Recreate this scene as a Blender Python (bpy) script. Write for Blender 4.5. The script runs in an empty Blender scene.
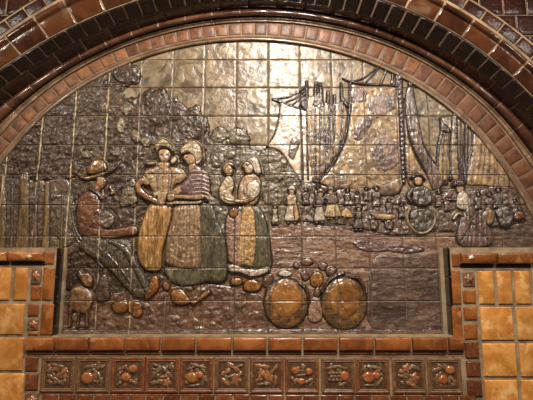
import bpy, math, random
random.seed(11)
import numpy as np
from mathutils import Vector

# ------------------------------------------------------------------ camera, world, lights
F, TH, D, ZC = 430.0, math.radians(8.5), 1.937, 1.62
sc = bpy.context.scene
col = sc.collection
cd = bpy.data.cameras.new('camera'); cam = bpy.data.objects.new('camera', cd); col.objects.link(cam)
cd.sensor_width = 36; cd.lens = F/533*36; cd.clip_start = .05
cam.location = (0, -D, ZC); cam.rotation_euler = (math.pi/2+TH, 0, 0)
sc.camera = cam
w = bpy.data.worlds.new('world'); sc.world = w; w.use_nodes = True
w.node_tree.nodes['Background'].inputs[0].default_value = (1.0, .84, .66, 1)
w.node_tree.nodes['Background'].inputs[1].default_value = .07
def area(name, loc, tgt, size, power, colr=(1, .91, .80)):
    l = bpy.data.lights.new(name, 'AREA'); l.shape = 'DISK'; l.size = size; l.energy = power; l.color = colr
    o = bpy.data.objects.new(name, l); col.objects.link(o); o.location = loc
    o.rotation_euler = (Vector(tgt)-Vector(loc)).to_track_quat('-Z', 'Y').to_euler()
area('ceiling_lamp_main', (.24, -2.35, ZC+1.75), (0, 0, ZC-.1), .40, 56)
area('ceiling_lamp_left', (-1.9, -2.0, ZC+1.5), (-.6, 0, ZC), .14, 17)
area('ceiling_lamp_right', (1.9, -2.2, ZC+1.6), (.6, 0, ZC), .2, 16)
area('added_wall_washer', (0.1, -1.3, ZC+1.9), (0.05, 0, ZC-.2), .22, 54)  # added lamp, unseen, grazing the wall to bring out the relief
vs = sc.view_settings
vs.view_transform = 'Standard'; vs.look = 'None'; vs.gamma = 1; vs.use_curve_mapping = False; vs.exposure = 0.14

# ------------------------------------------------------------------ geometry of the picture plane
CT, ST = math.cos(TH), math.sin(TH)
def un(px, py, dep=0.0):                      # a point of the wall, at a given depth in front of the mural plane
    a = (px-266.5)/F; b = (200-py)/F
    dy = CT-b*ST; dz = ST+b*CT; d = D-dep
    return a/dy*d, dz/dy*d+ZC
W_, H_ = .15040, .14081                        # mural tile pitch
X0, Z0 = .0083, -.1592+ZC
D1 = .07                                       # face of the surround in front of the mural plane

# ------------------------------------------------------------------ noise helpers
rs = np.random.RandomState(7)
_N = rs.rand(256, 256)
def vn(x, y):
    xi = np.floor(x).astype(int); yi = np.floor(y).astype(int); fx = x-xi; fy = y-yi
    fx = fx*fx*(3-2*fx); fy = fy*fy*(3-2*fy)
    g = lambda i, j: _N[(i) % 256, (j) % 256]
    return (g(xi, yi)*(1-fx)+g(xi+1, yi)*fx)*(1-fy)+(g(xi, yi+1)*(1-fx)+g(xi+1, yi+1)*fx)*fy
def fbm(x, y, o=3):
    s = 0; a = .5; t = 0
    for k in range(o): s = s+a*vn(x*2**k+17*k, y*2**k+9*k); t += a; a *= .5
    return s/t-.5
RES = .0025; GX0, GX1, GZ0, GZ1 = -1.45, 1.45, ZC-.45, ZC+1.15
gx = np.arange(GX0, GX1, RES); gz = np.arange(GZ0, GZ1, RES)
def stamp(n, rmin, rmax, asp, seed, ang=None):
    r_ = np.random.RandomState(seed); M = np.zeros((len(gz), len(gx)))
    for _ in range(n):
        cx = r_.uniform(GX0, GX1); cz = r_.uniform(GZ0, GZ1); r = r_.uniform(rmin, rmax); th = r_.uniform(0, math.pi) if ang is None else ang+r_.normal(0, .25)
        i0 = int((cx-r-GX0)/RES); i1 = int((cx+r-GX0)/RES)+2; j0 = int((cz-r-GZ0)/RES); j1 = int((cz+r-GZ0)/RES)+2
        i0 = max(i0, 0); j0 = max(j0, 0)
        if i0 >= len(gx) or j0 >= len(gz): continue
        xx, zz = np.meshgrid(gx[i0:i1]-cx, gz[j0:j1]-cz)
        a = (xx*math.cos(th)+zz*math.sin(th))/r; b = (-xx*math.sin(th)+zz*math.cos(th))/(r*asp)
        q = 1-a*a-b*b; h = np.sqrt(np.clip(q, 0, 1))*r_.uniform(.55, 1)
        M[j0:j0+h.shape[0], i0:i0+h.shape[1]] = np.maximum(M[j0:j0+h.shape[0], i0:i0+h.shape[1]]*(.82 if False else 1), h)
    return M
LEAF = stamp(9000, .008, .018, .5, 3)
LOBE = stamp(1300, .03, .055, .85, 5)
COB = stamp(2300, .016, .034, .5, 6, 0.0)
LUMP = stamp(6500, .009, .02, .75, 8)
def samp(M, X, Z):
    fx = np.clip((X-GX0)/RES, 0, M.shape[1]-1.01); fz = np.clip((Z-GZ0)/RES, 0, M.shape[0]-1.01)
    i = fx.astype(int); j = fz.astype(int); a = fx-i; b = fz-j
    return (M[j, i]*(1-a)+M[j, i+1]*a)*(1-b)+(M[j+1, i]*(1-a)+M[j+1, i+1]*a)*b

# ------------------------------------------------------------------ materials
def lin(c):
    return tuple((v/255/12.92 if v <= 10 else ((v/255+.055)/1.055)**2.4) for v in c)+(1,)
class NT:
    def __init__(s, m): s.t = m.node_tree; s.n = s.t.nodes; s.l = s.t.links
    def add(s, ty, **k):
        n = s.n.new(ty)
        for a, b in k.items(): setattr(n, a, b)
        return n
    def put(s, sock, v):
        if isinstance(v, bpy.types.NodeSocket): s.l.new(v, sock)
        else: sock.default_value = v
    def math(s, op, a, b=0.0, c=0.0, clamp=False):
        n = s.add('ShaderNodeMath', operation=op, use_clamp=clamp); s.put(n.inputs[0], a); s.put(n.inputs[1], b); s.put(n.inputs[2], c); return n.outputs[0]
    def mix(s, f, a, b):
        n = s.add('ShaderNodeMix', data_type='RGBA'); s.put(n.inputs['Factor'], f); s.put(n.inputs[6], a); s.put(n.inputs[7], b); return n.outputs[2]
    def mul(s, f, a, b):
        n = s.add('ShaderNodeMix', data_type='RGBA', blend_type='MULTIPLY'); s.put(n.inputs['Factor'], f); s.put(n.inputs[6], a); s.put(n.inputs[7], b); return n.outputs[2]
    def noise(s, vec, scale, detail=3, rough=.55, dist=0.0):
        n = s.add('ShaderNodeTexNoise'); s.put(n.inputs['Vector'], vec); n.inputs['Scale'].default_value = scale; n.inputs['Detail'].default_value = detail
        n.inputs['Roughness'].default_value = rough; n.inputs['Distortion'].default_value = dist; return n.outputs['Fac']
    def ramp(s, f, lo, hi):
        n = s.add('ShaderNodeMapRange'); n.interpolation_type = 'SMOOTHSTEP'; s.put(n.inputs[0], f); n.inputs[1].default_value = lo; n.inputs[2].default_value = hi; return n.outputs[0]
MATS = {}
def glaze(name, c1, c2, c3=None, sc1=14, sc3=60, rough=.27, bump=.35, bs=90, joints=True, tint=.0, spot=(.58, .68), stretch=(1, 1, 1), coat=.35, ink=True, mot=48, spec=.5):
    if name in MATS: return MATS[name]
    m = bpy.data.materials.new(name); m.use_nodes = True; T = NT(m); bs_ = T.n['Principled BSDF']
    geo = T.add('ShaderNodeNewGeometry'); pos = geo.outputs['Position']
    mp = T.add('ShaderNodeMapping'); T.put(mp.inputs[0], pos); mp.inputs['Scale'].default_value = stretch; v = mp.outputs[0]
    n1 = T.noise(v, sc1, 4, .6, .6)
    c = T.mix(T.ramp(n1, .36, .64), lin(c1), lin(c2))
    if c3: c = T.mix(T.ramp(T.noise(v, sc3, 3, .6, .3), *spot), c, lin(c3))
    h = T.noise(v, bs, 3, .6)
    if joints:                                     # broken, mottled majolica glaze
        mo = T.ramp(T.noise(v, mot, 4, .62, 1.6), .34, .64); k = T.math('MULTIPLY_ADD', mo, .62, .40)
        cc = T.add('ShaderNodeCombineXYZ'); [T.put(cc.inputs[i], k) for i in range(3)]; c = T.mul(1.0, c, cc.outputs[0])
        h = T.math('ADD', T.math('MULTIPLY', h, .55), T.math('MULTIPLY', mo, .30))
    hj = 0.0; rgh = rough
    if joints:
        sx = T.add('ShaderNodeSeparateXYZ'); T.put(sx.inputs[0], pos)
        fx = T.math('DIVIDE', T.math('SUBTRACT', sx.outputs[0], X0), W_); fz = T.math('DIVIDE', T.math('SUBTRACT', sx.outputs[2], Z0), H_)
        # each fired tile took the glaze a little differently
        wn = T.add('ShaderNodeTexWhiteNoise', noise_dimensions='2D'); cb = T.add('ShaderNodeCombineXYZ')
        T.put(cb.inputs[0], T.math('FLOOR', fx)); T.put(cb.inputs[1], T.math('FLOOR', fz)); T.put(wn.inputs['Vector'], cb.outputs[0])
        br = T.math('MULTIPLY_ADD', wn.outputs['Value'], .26, .86)
        cc = T.add('ShaderNodeCombineXYZ'); [T.put(cc.inputs[i], br) for i in range(3)]
        c = T.mul(1.0, c, cc.outputs[0])
        dx = T.math('MULTIPLY', T.math('PINGPONG', fx, .5), W_); dz = T.math('MULTIPLY', T.math('PINGPONG', fz, .5), H_)
        wob = T.math('MULTIPLY', T.noise(pos, 22, 2), .0014)
        jx = T.math('SUBTRACT', 1, T.ramp(T.math('ADD', dx, wob), .0026, .0046)); jz = T.math('SUBTRACT', 1, T.ramp(T.math('ADD', dz, wob), .0023, .0042))
        # the upright joints of the left half were pointed with paler mortar
        left = T.ramp(T.math('ADD', sx.outputs[0], T.math('MULTIPLY', T.noise(pos, 7, 2), .5)), -.1, -.5)
        jcx = T.mix(T.math('MULTIPLY', T.ramp(T.noise(pos, 16, 3), .30, .62), T.math('MULTIPLY_ADD', left, .88, .12)), lin((66, 48, 34)), lin((180, 156, 122)))
        jcz = T.mix(T.ramp(T.noise(pos, 12, 3), .4, .65), lin((62, 45, 30)), lin((112, 88, 60)))
        c = T.mix(T.math('MULTIPLY', jz, .85), c, jcz); c = T.mix(T.math('MULTIPLY', jx, .9), c, jcx)
        j = T.math('MAXIMUM', jx, jz); rgh = T.math('MULTIPLY_ADD', j, .35, rough)
        hj = j
    if ink:
        at = T.add('ShaderNodeAttribute', attribute_name='ink'); c = T.mix(T.math('MULTIPLY', at.outputs['Fac'], .92), c, lin((36, 25, 19)))
    if tint:
        at = T.add('ShaderNodeAttribute', attribute_name='tint')
        cc = T.add('ShaderNodeCombineXYZ'); k = T.math('MULTIPLY_ADD', at.outputs['Fac'], 2*tint, 1-tint)
        T.put(cc.inputs[0], k); T.put(cc.inputs[1], T.math('POWER', k, 1.15)); T.put(cc.inputs[2], T.math('POWER', k, 1.2)); c = T.mul(1.0, c, cc.outputs[0])
    T.put(bs_.inputs['Base Color'], c); T.put(bs_.inputs['Roughness'], rgh)
    bs_.inputs['Specular IOR Level'].default_value = spec
    bs_.inputs['Coat Weight'].default_value = coat*(1.1 if joints else 1); bs_.inputs['Coat Roughness'].default_value = .12
    bp = T.add('ShaderNodeBump'); bp.inputs['Strength'].default_value = bump; bp.inputs['Distance'].default_value = .007 if joints else .004
    hh = T.math('SUBTRACT', h, T.math('MULTIPLY', hj, .5)) if joints else h
    T.put(bp.inputs['Height'], hh); T.put(bs_.inputs['Normal'], bp.outputs[0])
    MATS[name] = m; return m
def mortar(name, c1, c2):
    m = bpy.data.materials.new(name); m.use_nodes = True; T = NT(m); b = T.n['Principled BSDF']
    pos = T.add('ShaderNodeNewGeometry').outputs['Position']
    T.put(b.inputs['Base Color'], T.mix(T.ramp(T.noise(pos, 18, 4), .35, .65), lin(c1), lin(c2))); b.inputs['Roughness'].default_value = .75
    bp = T.add('ShaderNodeBump'); bp.inputs['Strength'].default_value = .5; bp.inputs['Distance'].default_value = .003
    T.put(bp.inputs['Height'], T.noise(pos, 260, 3)); T.put(b.inputs['Normal'], bp.outputs[0]); MATS[name] = m; return m

G = lambda *a, **k: glaze(*a, **k)
m_sky = G('sky_glaze', (110, 92, 68), (130, 112, 86), (90, 70, 50), sc1=9, sc3=34, spot=(.54, .72), bump=.5, bs=45, rough=.30, coat=.12, mot=13, spec=.38)
m_leaf = G('dark_foliage_glaze', (58, 44, 34), (80, 62, 46), (122, 98, 68), sc1=16, sc3=75, spot=(.60, .68), rough=.26, bump=.45, bs=110, mot=30, coat=.12, spec=.32)
m_bush = G('grey_green_foliage_glaze', (92, 80, 62), (114, 100, 78), (64, 50, 40), sc1=24, sc3=70, spot=(.52, .66), rough=.26, bump=.5, bs=100, mot=30, coat=.15, spec=.38)
m_palefol = G('pale_foliage_glaze', (128, 110, 80), (102, 86, 62), (72, 58, 44), sc1=40, sc3=90, spot=(.52, .62), bump=.5)
m_trunk = G('olive_bark_glaze', (122, 96, 62), (98, 76, 50), (138, 114, 78), sc1=20, sc3=50, stretch=(1, 1, .25))
m_wood = G('wood_floor_glaze', (98, 76, 56), (78, 60, 46), (116, 88, 58), sc1=20)
m_sail = G('golden_sail_glaze', (154, 126, 86), (132, 104, 74), (98, 74, 62), sc1=9, sc3=13, spot=(.5, .66), bump=.5, bs=70, rough=.28, mot=15)
m_palesail = G('highlit_sail_glaze', (222, 204, 182), (190, 160, 134), (150, 118, 104), sc1=12, sc3=16, spot=(.58, .7), bump=.4, bs=60, rough=.2, mot=18)  # pale sail, raised toward white so its highlight is painted in
m_mauve = G('mauve_sail_glaze', (110, 86, 74), (86, 66, 58), (138, 112, 88), sc1=20, sc3=40, bump=.5, stretch=(1, 1, .3))
m_rig = G('dark_rigging_glaze', (62, 46, 40), (84, 64, 56), (110, 88, 70), sc1=30, sc3=60, bump=.5, rough=.22)
m_ground = G('quay_glaze', (134, 100, 76), (112, 82, 64), (154, 124, 98), sc1=12, sc3=30, bump=.5, bs=60, rough=.22, stretch=(.6, 1, 1.6))
m_water = G('dark_shore_glaze', (102, 78, 64), (82, 62, 52), (124, 98, 80), sc1=10, sc3=30, bump=.45, bs=60, rough=.24, stretch=(.5, 1, 1.5))
m_cob = G('cobble_glaze', (122, 88, 66), (92, 66, 50), (74, 50, 36), sc1=26, sc3=40, bump=.5, rough=.2)
m_skin = G('skin_glaze', (170, 136, 102), (148, 112, 80), (188, 158, 124), sc1=40, sc3=80, bump=.2, rough=.22)
m_arm = G('brown_skin_glaze', (146, 102, 68), (122, 82, 54), (170, 132, 96), sc1=30, sc3=60, bump=.2, rough=.2)
m_cream = G('cream_cloth_glaze', (178, 156, 118), (150, 124, 88), (196, 180, 148), sc1=34, sc3=70, bump=.35)
m_white = G('white_cloth_glaze', (196, 180, 158), (162, 142, 122), (120, 100, 84), sc1=40, sc3=70, spot=(.6, .7), bump=.3)
m_bodice = G('tan_bodice_glaze', (162, 128, 90), (134, 102, 72), (178, 150, 112), sc1=34, bump=.35)
m_gold = G('golden_skirt_glaze', (170, 126, 72), (144, 104, 60), (188, 154, 104), sc1=26, sc3=60, stretch=(1, 1, .3), bump=.4)
m_taupe = G('taupe_apron_glaze', (142, 112, 80), (116, 90, 66), (166, 138, 104), sc1=24, sc3=70, stretch=(1, 1, .5), bump=.45)
m_green = G('grey_green_skirt_glaze', (94, 86, 64), (76, 68, 50), (116, 104, 80), sc1=24, sc3=60, stretch=(1, 1, .3), bump=.4)
m_maroon = G('striped_shawl_glaze', (110, 78, 72), (88, 60, 56), (130, 98, 88), sc1=40)
m_stripe = G('pale_stripe_glaze', (190, 166, 150), (160, 134, 118), None, sc1=40)
m_pink = G('pink_apron_glaze', (156, 118, 90), (134, 96, 74), (180, 150, 124), sc1=34, sc3=90, bump=.7, bs=200)
m_yellow = G('amber_apron_glaze', (178, 140, 88), (154, 114, 66), (200, 172, 126), sc1=30, sc3=90, bump=.6, bs=200)
m_clog = G('amber_clog_glaze', (148, 98, 50), (116, 74, 40), (168, 124, 74), sc1=30, sc3=40, bump=.25, rough=.15)
m_basket = G('amber_basket_glaze', (112, 82, 52), (90, 66, 46), (140, 98, 52), sc1=14, sc3=18, spot=(.52, .66), bump=.3, rough=.18, mot=14)
m_lid = G('pale_amber_glaze', (148, 98, 50), (122, 82, 44), (170, 116, 60), sc1=14, bump=.25, rough=.18, mot=12)
m_hat = G('ochre_hat_glaze', (134, 98, 58), (110, 78, 46), (150, 116, 74), sc1=26, bump=.25, rough=.2)
m_jacket = G('russet_jacket_glaze', (116, 74, 48), (92, 57, 40), (134, 88, 58), sc1=24, sc3=50, bump=.35, rough=.2)
m_trouser = G('olive_trouser_glaze', (90, 76, 52), (70, 56, 42), (112, 96, 62), sc1=20, sc3=50, bump=.4)
m_dog = G('tan_fur_glaze', (136, 98, 60), (108, 76, 48), (152, 114, 74), sc1=24, sc3=60, bump=.4)
m_blue = G('slate_clothes_glaze', (78, 68, 60), (96, 84, 74), (126, 110, 94), sc1=40, sc3=80, bump=.5)
m_crowd = G('brown_clothes_glaze', (106, 84, 70), (84, 64, 54), (138, 114, 92), sc1=50, sc3=90, bump=.5)
m_plum = G('plum_clothes_glaze', (112, 86, 78), (92, 68, 62), (134, 104, 90), sc1=24, bump=.45)

K = dict(joints=False, ink=False)
m_small = G('terracotta_tile_glaze', (102, 64, 38), (74, 48, 34), (118, 72, 36), sc1=24, sc3=18, spot=(.5, .7), tint=.48, bump=.3, rough=.4, coat=.0, spec=.22, **K)
m_roll = G('dark_brown_roll_glaze', (60, 36, 25), (88, 58, 40), (42, 24, 17), sc1=7, sc3=9, bump=.2, rough=.13, tint=.2, coat=.6, **K)
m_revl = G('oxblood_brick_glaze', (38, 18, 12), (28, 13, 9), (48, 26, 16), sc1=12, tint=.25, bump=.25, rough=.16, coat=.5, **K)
m_revs = G('black_brown_tile_glaze', (22, 13, 10), (16, 9, 7), (34, 21, 14), sc1=26, tint=.25, bump=.8, bs=60, rough=.2, coat=.5, **K)
m_fillet = G('tan_fillet_glaze', (122, 98, 74), (92, 70, 52), (142, 116, 88), sc1=10, sc3=24, rough=.22, bump=.3, **K)
m_vous = G('chestnut_voussoir_glaze', (70, 38, 18), (46, 24, 13), (78, 56, 40), sc1=9, sc3=8, tint=.42, bump=.2, rough=.13, coat=.5, **K)
m_spand = G('oxblood_wall_glaze', (46, 22, 14), (32, 15, 10), (58, 32, 18), sc1=8, tint=.25, bump=.3, rough=.22, coat=.0, spec=.22, **K)
m_orange = G('honey_tile_glaze', (192, 134, 68), (166, 104, 44), (204, 156, 98), sc1=13, sc3=15, spot=(.5, .66), tint=.16, bump=.3, rough=.25, **K)
m_brick = G('burnt_orange_brick_glaze', (138, 80, 36), (106, 58, 26), (156, 104, 56), sc1=14, sc3=16, tint=.25, bump=.3, rough=.26, coat=.2, **K)
m_dkbrick = G('russet_brick_glaze', (110, 62, 36), (86, 46, 26), (126, 80, 50), sc1=18, tint=.25, bump=.3, rough=.2, **K)
m_ret = G('shaded_return_glaze', (26, 13, 8), (18, 9, 6), None, sc1=8, tint=.15, bump=.2, rough=.16, **K)  # brown-black glaze, deepened to paint in the shade of the returns
m_plate = G('brown_plate_glaze', (118, 82, 52), (94, 62, 38), (134, 100, 66), sc1=40, sc3=60, tint=.0, bump=.5, rough=.42, coat=.15, **K)
m_plater = G('russet_plate_glaze', (122, 72, 40), (98, 54, 30), (138, 94, 58), sc1=40, sc3=60, bump=.5, rough=.42, coat=.15, **K)
m_recess = G('slate_ground_glaze', (88, 64, 44), (66, 46, 32), (104, 80, 58), sc1=60, sc3=90, bump=.5, rough=.2, **K)
m_fruit = G('orange_fruit_glaze', (156, 98, 52), (122, 70, 36), (172, 122, 74), sc1=60, bump=.15, rough=.15, **K)
m_fruitr = G('russet_fruit_glaze', (156, 90, 50), (128, 68, 38), (170, 112, 70), sc1=40, bump=.15, rough=.15, **K)
m_leaft = G('olive_leaf_glaze', (114, 84, 54), (88, 62, 40), (134, 106, 74), sc1=60, bump=.4, rough=.3, **K)
m_leafb = G('slate_leaf_glaze', (112, 86, 62), (84, 62, 44), (132, 108, 82), sc1=60, bump=.4, rough=.3, **K)
m_leafo = G('copper_leaf_glaze', (142, 94, 58), (114, 74, 46), (160, 116, 78), sc1=60, bump=.4, rough=.18, **K)
m_cap = G('cream_spot_glaze', (206, 188, 150), (170, 146, 106), None, sc1=60, bump=.3, rough=.15, **K)
g_arch = mortar('arch_mortar', (140, 115, 86), (98, 78, 58))
g_rev = mortar('reveal_mortar', (112, 88, 64), (80, 60, 44))
g_small = mortar('small_tile_mortar', (118, 92, 68), (84, 64, 48))
g_pale = mortar('pale_mortar', (146, 124, 94), (112, 94, 70))
g_dark = mortar('umber_mortar', (130, 104, 76), (92, 70, 50))
g_floor = mortar('floor_stone', (110, 92, 74), (86, 72, 58))

# ------------------------------------------------------------------ object helpers
def link(name, me, mat, parent=None):
    o = bpy.data.objects.new(name, me); col.objects.link(o)
    if mat: me.materials.append(mat)
    if parent: o.parent = parent
    return o
def mesh(name, V, Fc, smooth=True, **attrs):
    me = bpy.data.meshes.new(name); me.from_pydata([tuple(map(float, v)) for v in V], [], [tuple(map(int, f)) for f in Fc]); me.update()
    if smooth: me.polygons.foreach_set('use_smooth', [True]*len(me.polygons))
    for k, a in attrs.items():
        at = me.attributes.new(k, 'FLOAT', 'POINT'); at.data.foreach_set('value', np.asarray(a, dtype=np.float32))
    return me
def tagp(o, label=None, cat=None, group=None, kind=None):
    if label: o['label'] = label
    if cat: o['category'] = cat
    if group: o['group'] = group
    if kind: o['kind'] = kind
    return o
def empty(name, label, cat, loc, group=None):
    o = bpy.data.objects.new(name, None); col.objects.link(o); o.location = loc; o.empty_display_size = .05
    return tagp(o, label, cat, group)
def part(name, me, mat, parent, label=None):
    """a mesh written in world coordinates, hung on its thing (an empty or a part) without moving"""
    o = link(name, me, mat); o.parent = parent
    off = Vector((0, 0, 0)); p = parent
    while p: off += p.location; p = p.parent
    co = np.empty(len(me.vertices)*3); me.vertices.foreach_get('co', co)
    c = co.reshape(-1, 3); mid = (c.max(0)+c.min(0))/2
    c -= mid; me.vertices.foreach_set('co', c.ravel()); me.update()
    o.location = Vector(mid)-off
    if label: o['label'] = label
    return o

# ------------------------------------------------------------------ reliefs
def smoothp(P, closed=True, n=5):
    P = np.array(P, float); m = len(P); out = []
    for i in range(m if closed else m-1):
        if closed: p0, p1, p2, p3 = P[i-1], P[i], P[(i+1) % m], P[(i+2) % m]
        else: p0, p1, p2, p3 = P[max(i-1, 0)], P[i], P[i+1], P[min(i+2, m-1)]
        for k in range(n):
            t = k/n; out.append(.5*((2*p1)+(-p0+p2)*t+(2*p0-5*p1+4*p2-p3)*t*t+(-p0+3*p1-3*p2+p3)*t**3))
    if not closed: out.append(P[-1])
    return np.array(out)
def toW(P): return np.array([un(x, y) for x, y in P])
def segd(X, Z, P, closed, Wd=None):
    best = np.full(X.shape, 1e9); wid = np.zeros(X.shape); n = len(P)
    for i in range(n if closed else n-1):
        a = P[i]; b = P[(i+1) % n]; d = b-a; L = d@d+1e-12
        t = np.clip(((X-a[0])*d[0]+(Z-a[1])*d[1])/L, 0, 1); q = np.hypot(X-a[0]-t*d[0], Z-a[1]-t*d[1])
        if Wd is None: best = np.minimum(best, q)
        else:
            wv = Wd[i]*(1-t)+Wd[i+1]*t; k = (q-wv) < best; best = np.where(k, q-wv, best)
    return best
def inside(X, Z, P):
    r = np.zeros(X.shape, bool); n = len(P)
    for i in range(n):
        a = P[i]; b = P[(i+1) % n]
        if a[1] == b[1]: continue
        r ^= ((a[1] > Z) != (b[1] > Z)) & (X < (b[0]-a[0])*(Z-a[1])/(b[1]-a[1])+a[0])
    return r
PX = D/F                                             # about 4.5 mm on the wall
def axis(lo, hi, o, pitch, step):
    k0 = math.floor((lo-o)/pitch); k1 = math.ceil((hi-o)/pitch); r = []
    for k in range(k0, k1):
        a = o+k*pitch; j = [a, a+.0012, a+.0034]; b = a+pitch
        n = max(2, int((pitch-.0068)/step)); r += j+list(np.linspace(a+.0034, b-.0034, n+1)[1:])+[b-.0012]
    r = np.array(r); return r[(r >= lo) & (r <= hi)]
def relief(name, parent, mat, poly=None, stroke=None, h=.008, R=3.0, base=.0, step=.0034, detail=None, bumps=(), lines=(), flat=.35, ink=1., label=None, clip=None, jag=0, smooth=True, inkw=1.1, skirt=1.6):
    """a moulded shape standing proud of the mural plane. poly/stroke in wall-traced points; R edge rounding in px."""
    if poly is not None:
        P = toW(smoothp(poly) if smooth else poly); lo = P.min(0); hi = P.max(0)
    else:
        S = smoothp([(a[0], a[1]) for a in stroke], False, 4); wd = smoothp([(a[2], 0) for a in stroke], False, 4)[:, 0]*PX/2
        P = toW(S); lo = P.min(0)-wd.max(); hi = P.max(0)+wd.max()
    sk = skirt*PX
    if name in ('head', 'cap', 'hand', 'arm', 'neck', 'face', 'bonnet', 'hat', 'hat_crown', 'cap_band', 'sleeve'): step = .0022
    xs = axis(lo[0]-sk*1.5, hi[0]+sk*1.5, X0, W_, step); zs = axis(lo[1]-sk*1.5, hi[1]+sk*1.5, Z0, H_, step)
    X, Z = np.meshgrid(xs, zs)
    if poly is not None:
        s = segd(X, Z, P, True)*np.where(inside(X, Z, P), 1, -1)
    else: s = -segd(X, Z, P, False, wd)
    if jag: s = s+jag*PX*2*fbm(X*55, Z*55, 3)
    if clip is not None: s = np.minimum(s, clip(X, Z))
    Rm = R*PX; q = np.clip(s/Rm, 0, 1); prof = np.sqrt(np.clip(1-(1-q)**2, 0, 1))
    Y = base+h*(flat+(1-flat)*prof)*(s > 0)+h*flat*0
    Y = np.where(s > 0, base+h*prof, base+s*1.3)
    inkv = np.clip(1.5-1.5*np.abs(s-.35*PX)/(1.35*inkw*PX), 0, 1)*ink
    e = np.clip(s/(2*PX), 0, 1)
    Y = Y+.0030*fbm(X*62, Z*62, 2)*e
    if detail is not None: Y = Y+detail(X, Z)*e
    for b in bumps:
        bx, bz = un(b[0], b[1]); ra = b[2]*PX; rb = b[3]*PX; an = b[5] if len(b) > 5 else 0
        a_ = (X-bx)*math.cos(an)+(Z-bz)*math.sin(an); b_ = -(X-bx)*math.sin(an)+(Z-bz)*math.cos(an)
        g = np.exp(-((a_/ra)**2+(b_/rb)**2)); Y = Y+b[4]*.001*g
        if len(b) > 6: inkv = np.maximum(inkv, np.clip(g*b[6], 0, 1))
    for ln in lines:                                   # (points, width px, mm, ink)
        LP = toW(smoothp(ln[0], False, 4)); dd = segd(X, Z, LP, False)/(ln[1]*PX/2); g = np.exp(-dd**2)
        Y = Y+ln[2]*.001*g*e; inkv = np.maximum(inkv, g*(ln[3] if len(ln) > 3 else 0)*(s > 0))
    # joints between the mural's tiles cut through everything moulded on them
    dx = np.abs((X-X0)/W_-np.round((X-X0)/W_))*W_; dz = np.abs((Z-Z0)/H_-np.round((Z-Z0)/H_))*H_
    g = np.clip(1-np.minimum(dx, dz)/.0030, 0, 1); Y = Y-.0022*g
    keep = s > -sk
    q4 = keep[:-1, :-1] & keep[1:, :-1] & keep[:-1, 1:] & keep[1:, 1:]
    idx = np.arange(X.size).reshape(X.shape); J, I = np.nonzero(q4)
    Fq = np.stack([idx[J, I], idx[J, I+1], idx[J+1, I+1], idx[J+1, I]], 1)
    used = np.unique(Fq)
    if len(used) == 0: return None
    mp = np.zeros(X.size, int); mp[used] = np.arange(len(used))
    V = np.stack([X.ravel()[used], -Y.ravel()[used], Z.ravel()[used]], 1)
    return part(name, mesh(name, V, mp[Fq], ink=inkv.ravel()[used]), mat, parent, label)

# arch curves: radius (m) as a function of the angle from the crown
CX, CZ = -.055, -.28+ZC
RC = {'E0': ([1.3545, -.0243, .0681, .0110, -.0530], .012), 'E1': ([1.4356, .0118, .1073, -.0105, -.0886], .012),
      'R': ([1.4848, .0204, .0543, -.0345, .010], .045), 'mid': ([1.4932, -.0076, .0771, -.0022], .105),
      'M0': ([1.5479, .0371, .0426, -.0712], .16), 'M1': ([1.674, -.0101], .175), 'Hd': ([1.735, -.0044], .18)}
def rad(k, ph):
    ph = np.clip(ph, -.92, .98); return sum(c*ph**i for i, c in enumerate(RC[k][0]))
def arc_clip(X, Z):
    dx = X-CX; dz = Z-CZ; return rad('E0', np.arctan2(dx, dz))-np.hypot(dx, dz)+.012

# ------------------------------------------------------------------ tile patches
class Tiles:
    def __init__(s): s.V = []; s.F = []; s.T = []
    def patch(s, fn, na, nb, ea, eb, h=.004, sink=.010, tint=None):
        """cushion-edged tile on a surface fn(a,b)->(point, normal), a and b in 0..1; ea, eb edge widths as fractions"""
        def ax(n, e):
            return [0, 0, e*.35, e]+list(np.linspace(e, 1-e, n+1)[1:-1])+[1-e, 1-e*.35, 1, 1]
        A = ax(na, ea); B = ax(nb, eb); hA = [-1, .0, .75, 1]+[1]*(na-1)+[1, .75, .0, -1]; hB = [-1, .0, .75, 1]+[1]*(nb-1)+[1, .75, .0, -1]
        o = len(s.V); t = random.random() if tint is None else tint
        for j, b in enumerate(B):
            for i, a in enumerate(A):
                p, n = fn(a, b); q = min(hA[i], hB[j]); k = -sink if q < 0 else h*q
                s.V.append((p[0]+n[0]*k, p[1]+n[1]*k, p[2]+n[2]*k)); s.T.append(t)
        w_ = len(A)
        for j in range(len(B)-1):
            for i in range(w_-1): s.F.append((o+j*w_+i, o+j*w_+i+1, o+(j+1)*w_+i+1, o+(j+1)*w_+i))
    def rect(s, x0, x1, z0, z1, dep, h=.004, edge=.004, bulge=0, tint=None, sink=.01, proj=0):
        rx = random.uniform(-.0006, .0006); tl = random.uniform(-.004, .004); tz = random.uniform(-.004, .004)
        def fn(a, b):
            y = -(dep+proj+bulge*(1-(2*b-1)**2)+tl*(a-.5)*.3+tz*(b-.5)*.3); return (x0+(x1-x0)*a+rx, y, z0+(z1-z0)*b), (0, -1, 0)
        s.patch(fn, 3, 3 if not bulge else 6, min(.4, edge/abs(x1-x0)), min(.4, edge/abs(z1-z0)), h, sink, tint)
    def prect(s, px0, py0, px1, py1, dep=D1, **k):
        my = (py0+py1)/2; mx = (px0+px1)/2
        xa = un(px0, my, dep)[0]; xb = un(px1, my, dep)[0]; zt = un(mx, py0, dep)[1]; zb = un(mx, py1, dep)[1]
        s.rect(xa, xb, zb, zt, dep, **k)
    def build(s, name): return mesh(name, s.V, s.F, tint=s.T)
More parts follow.
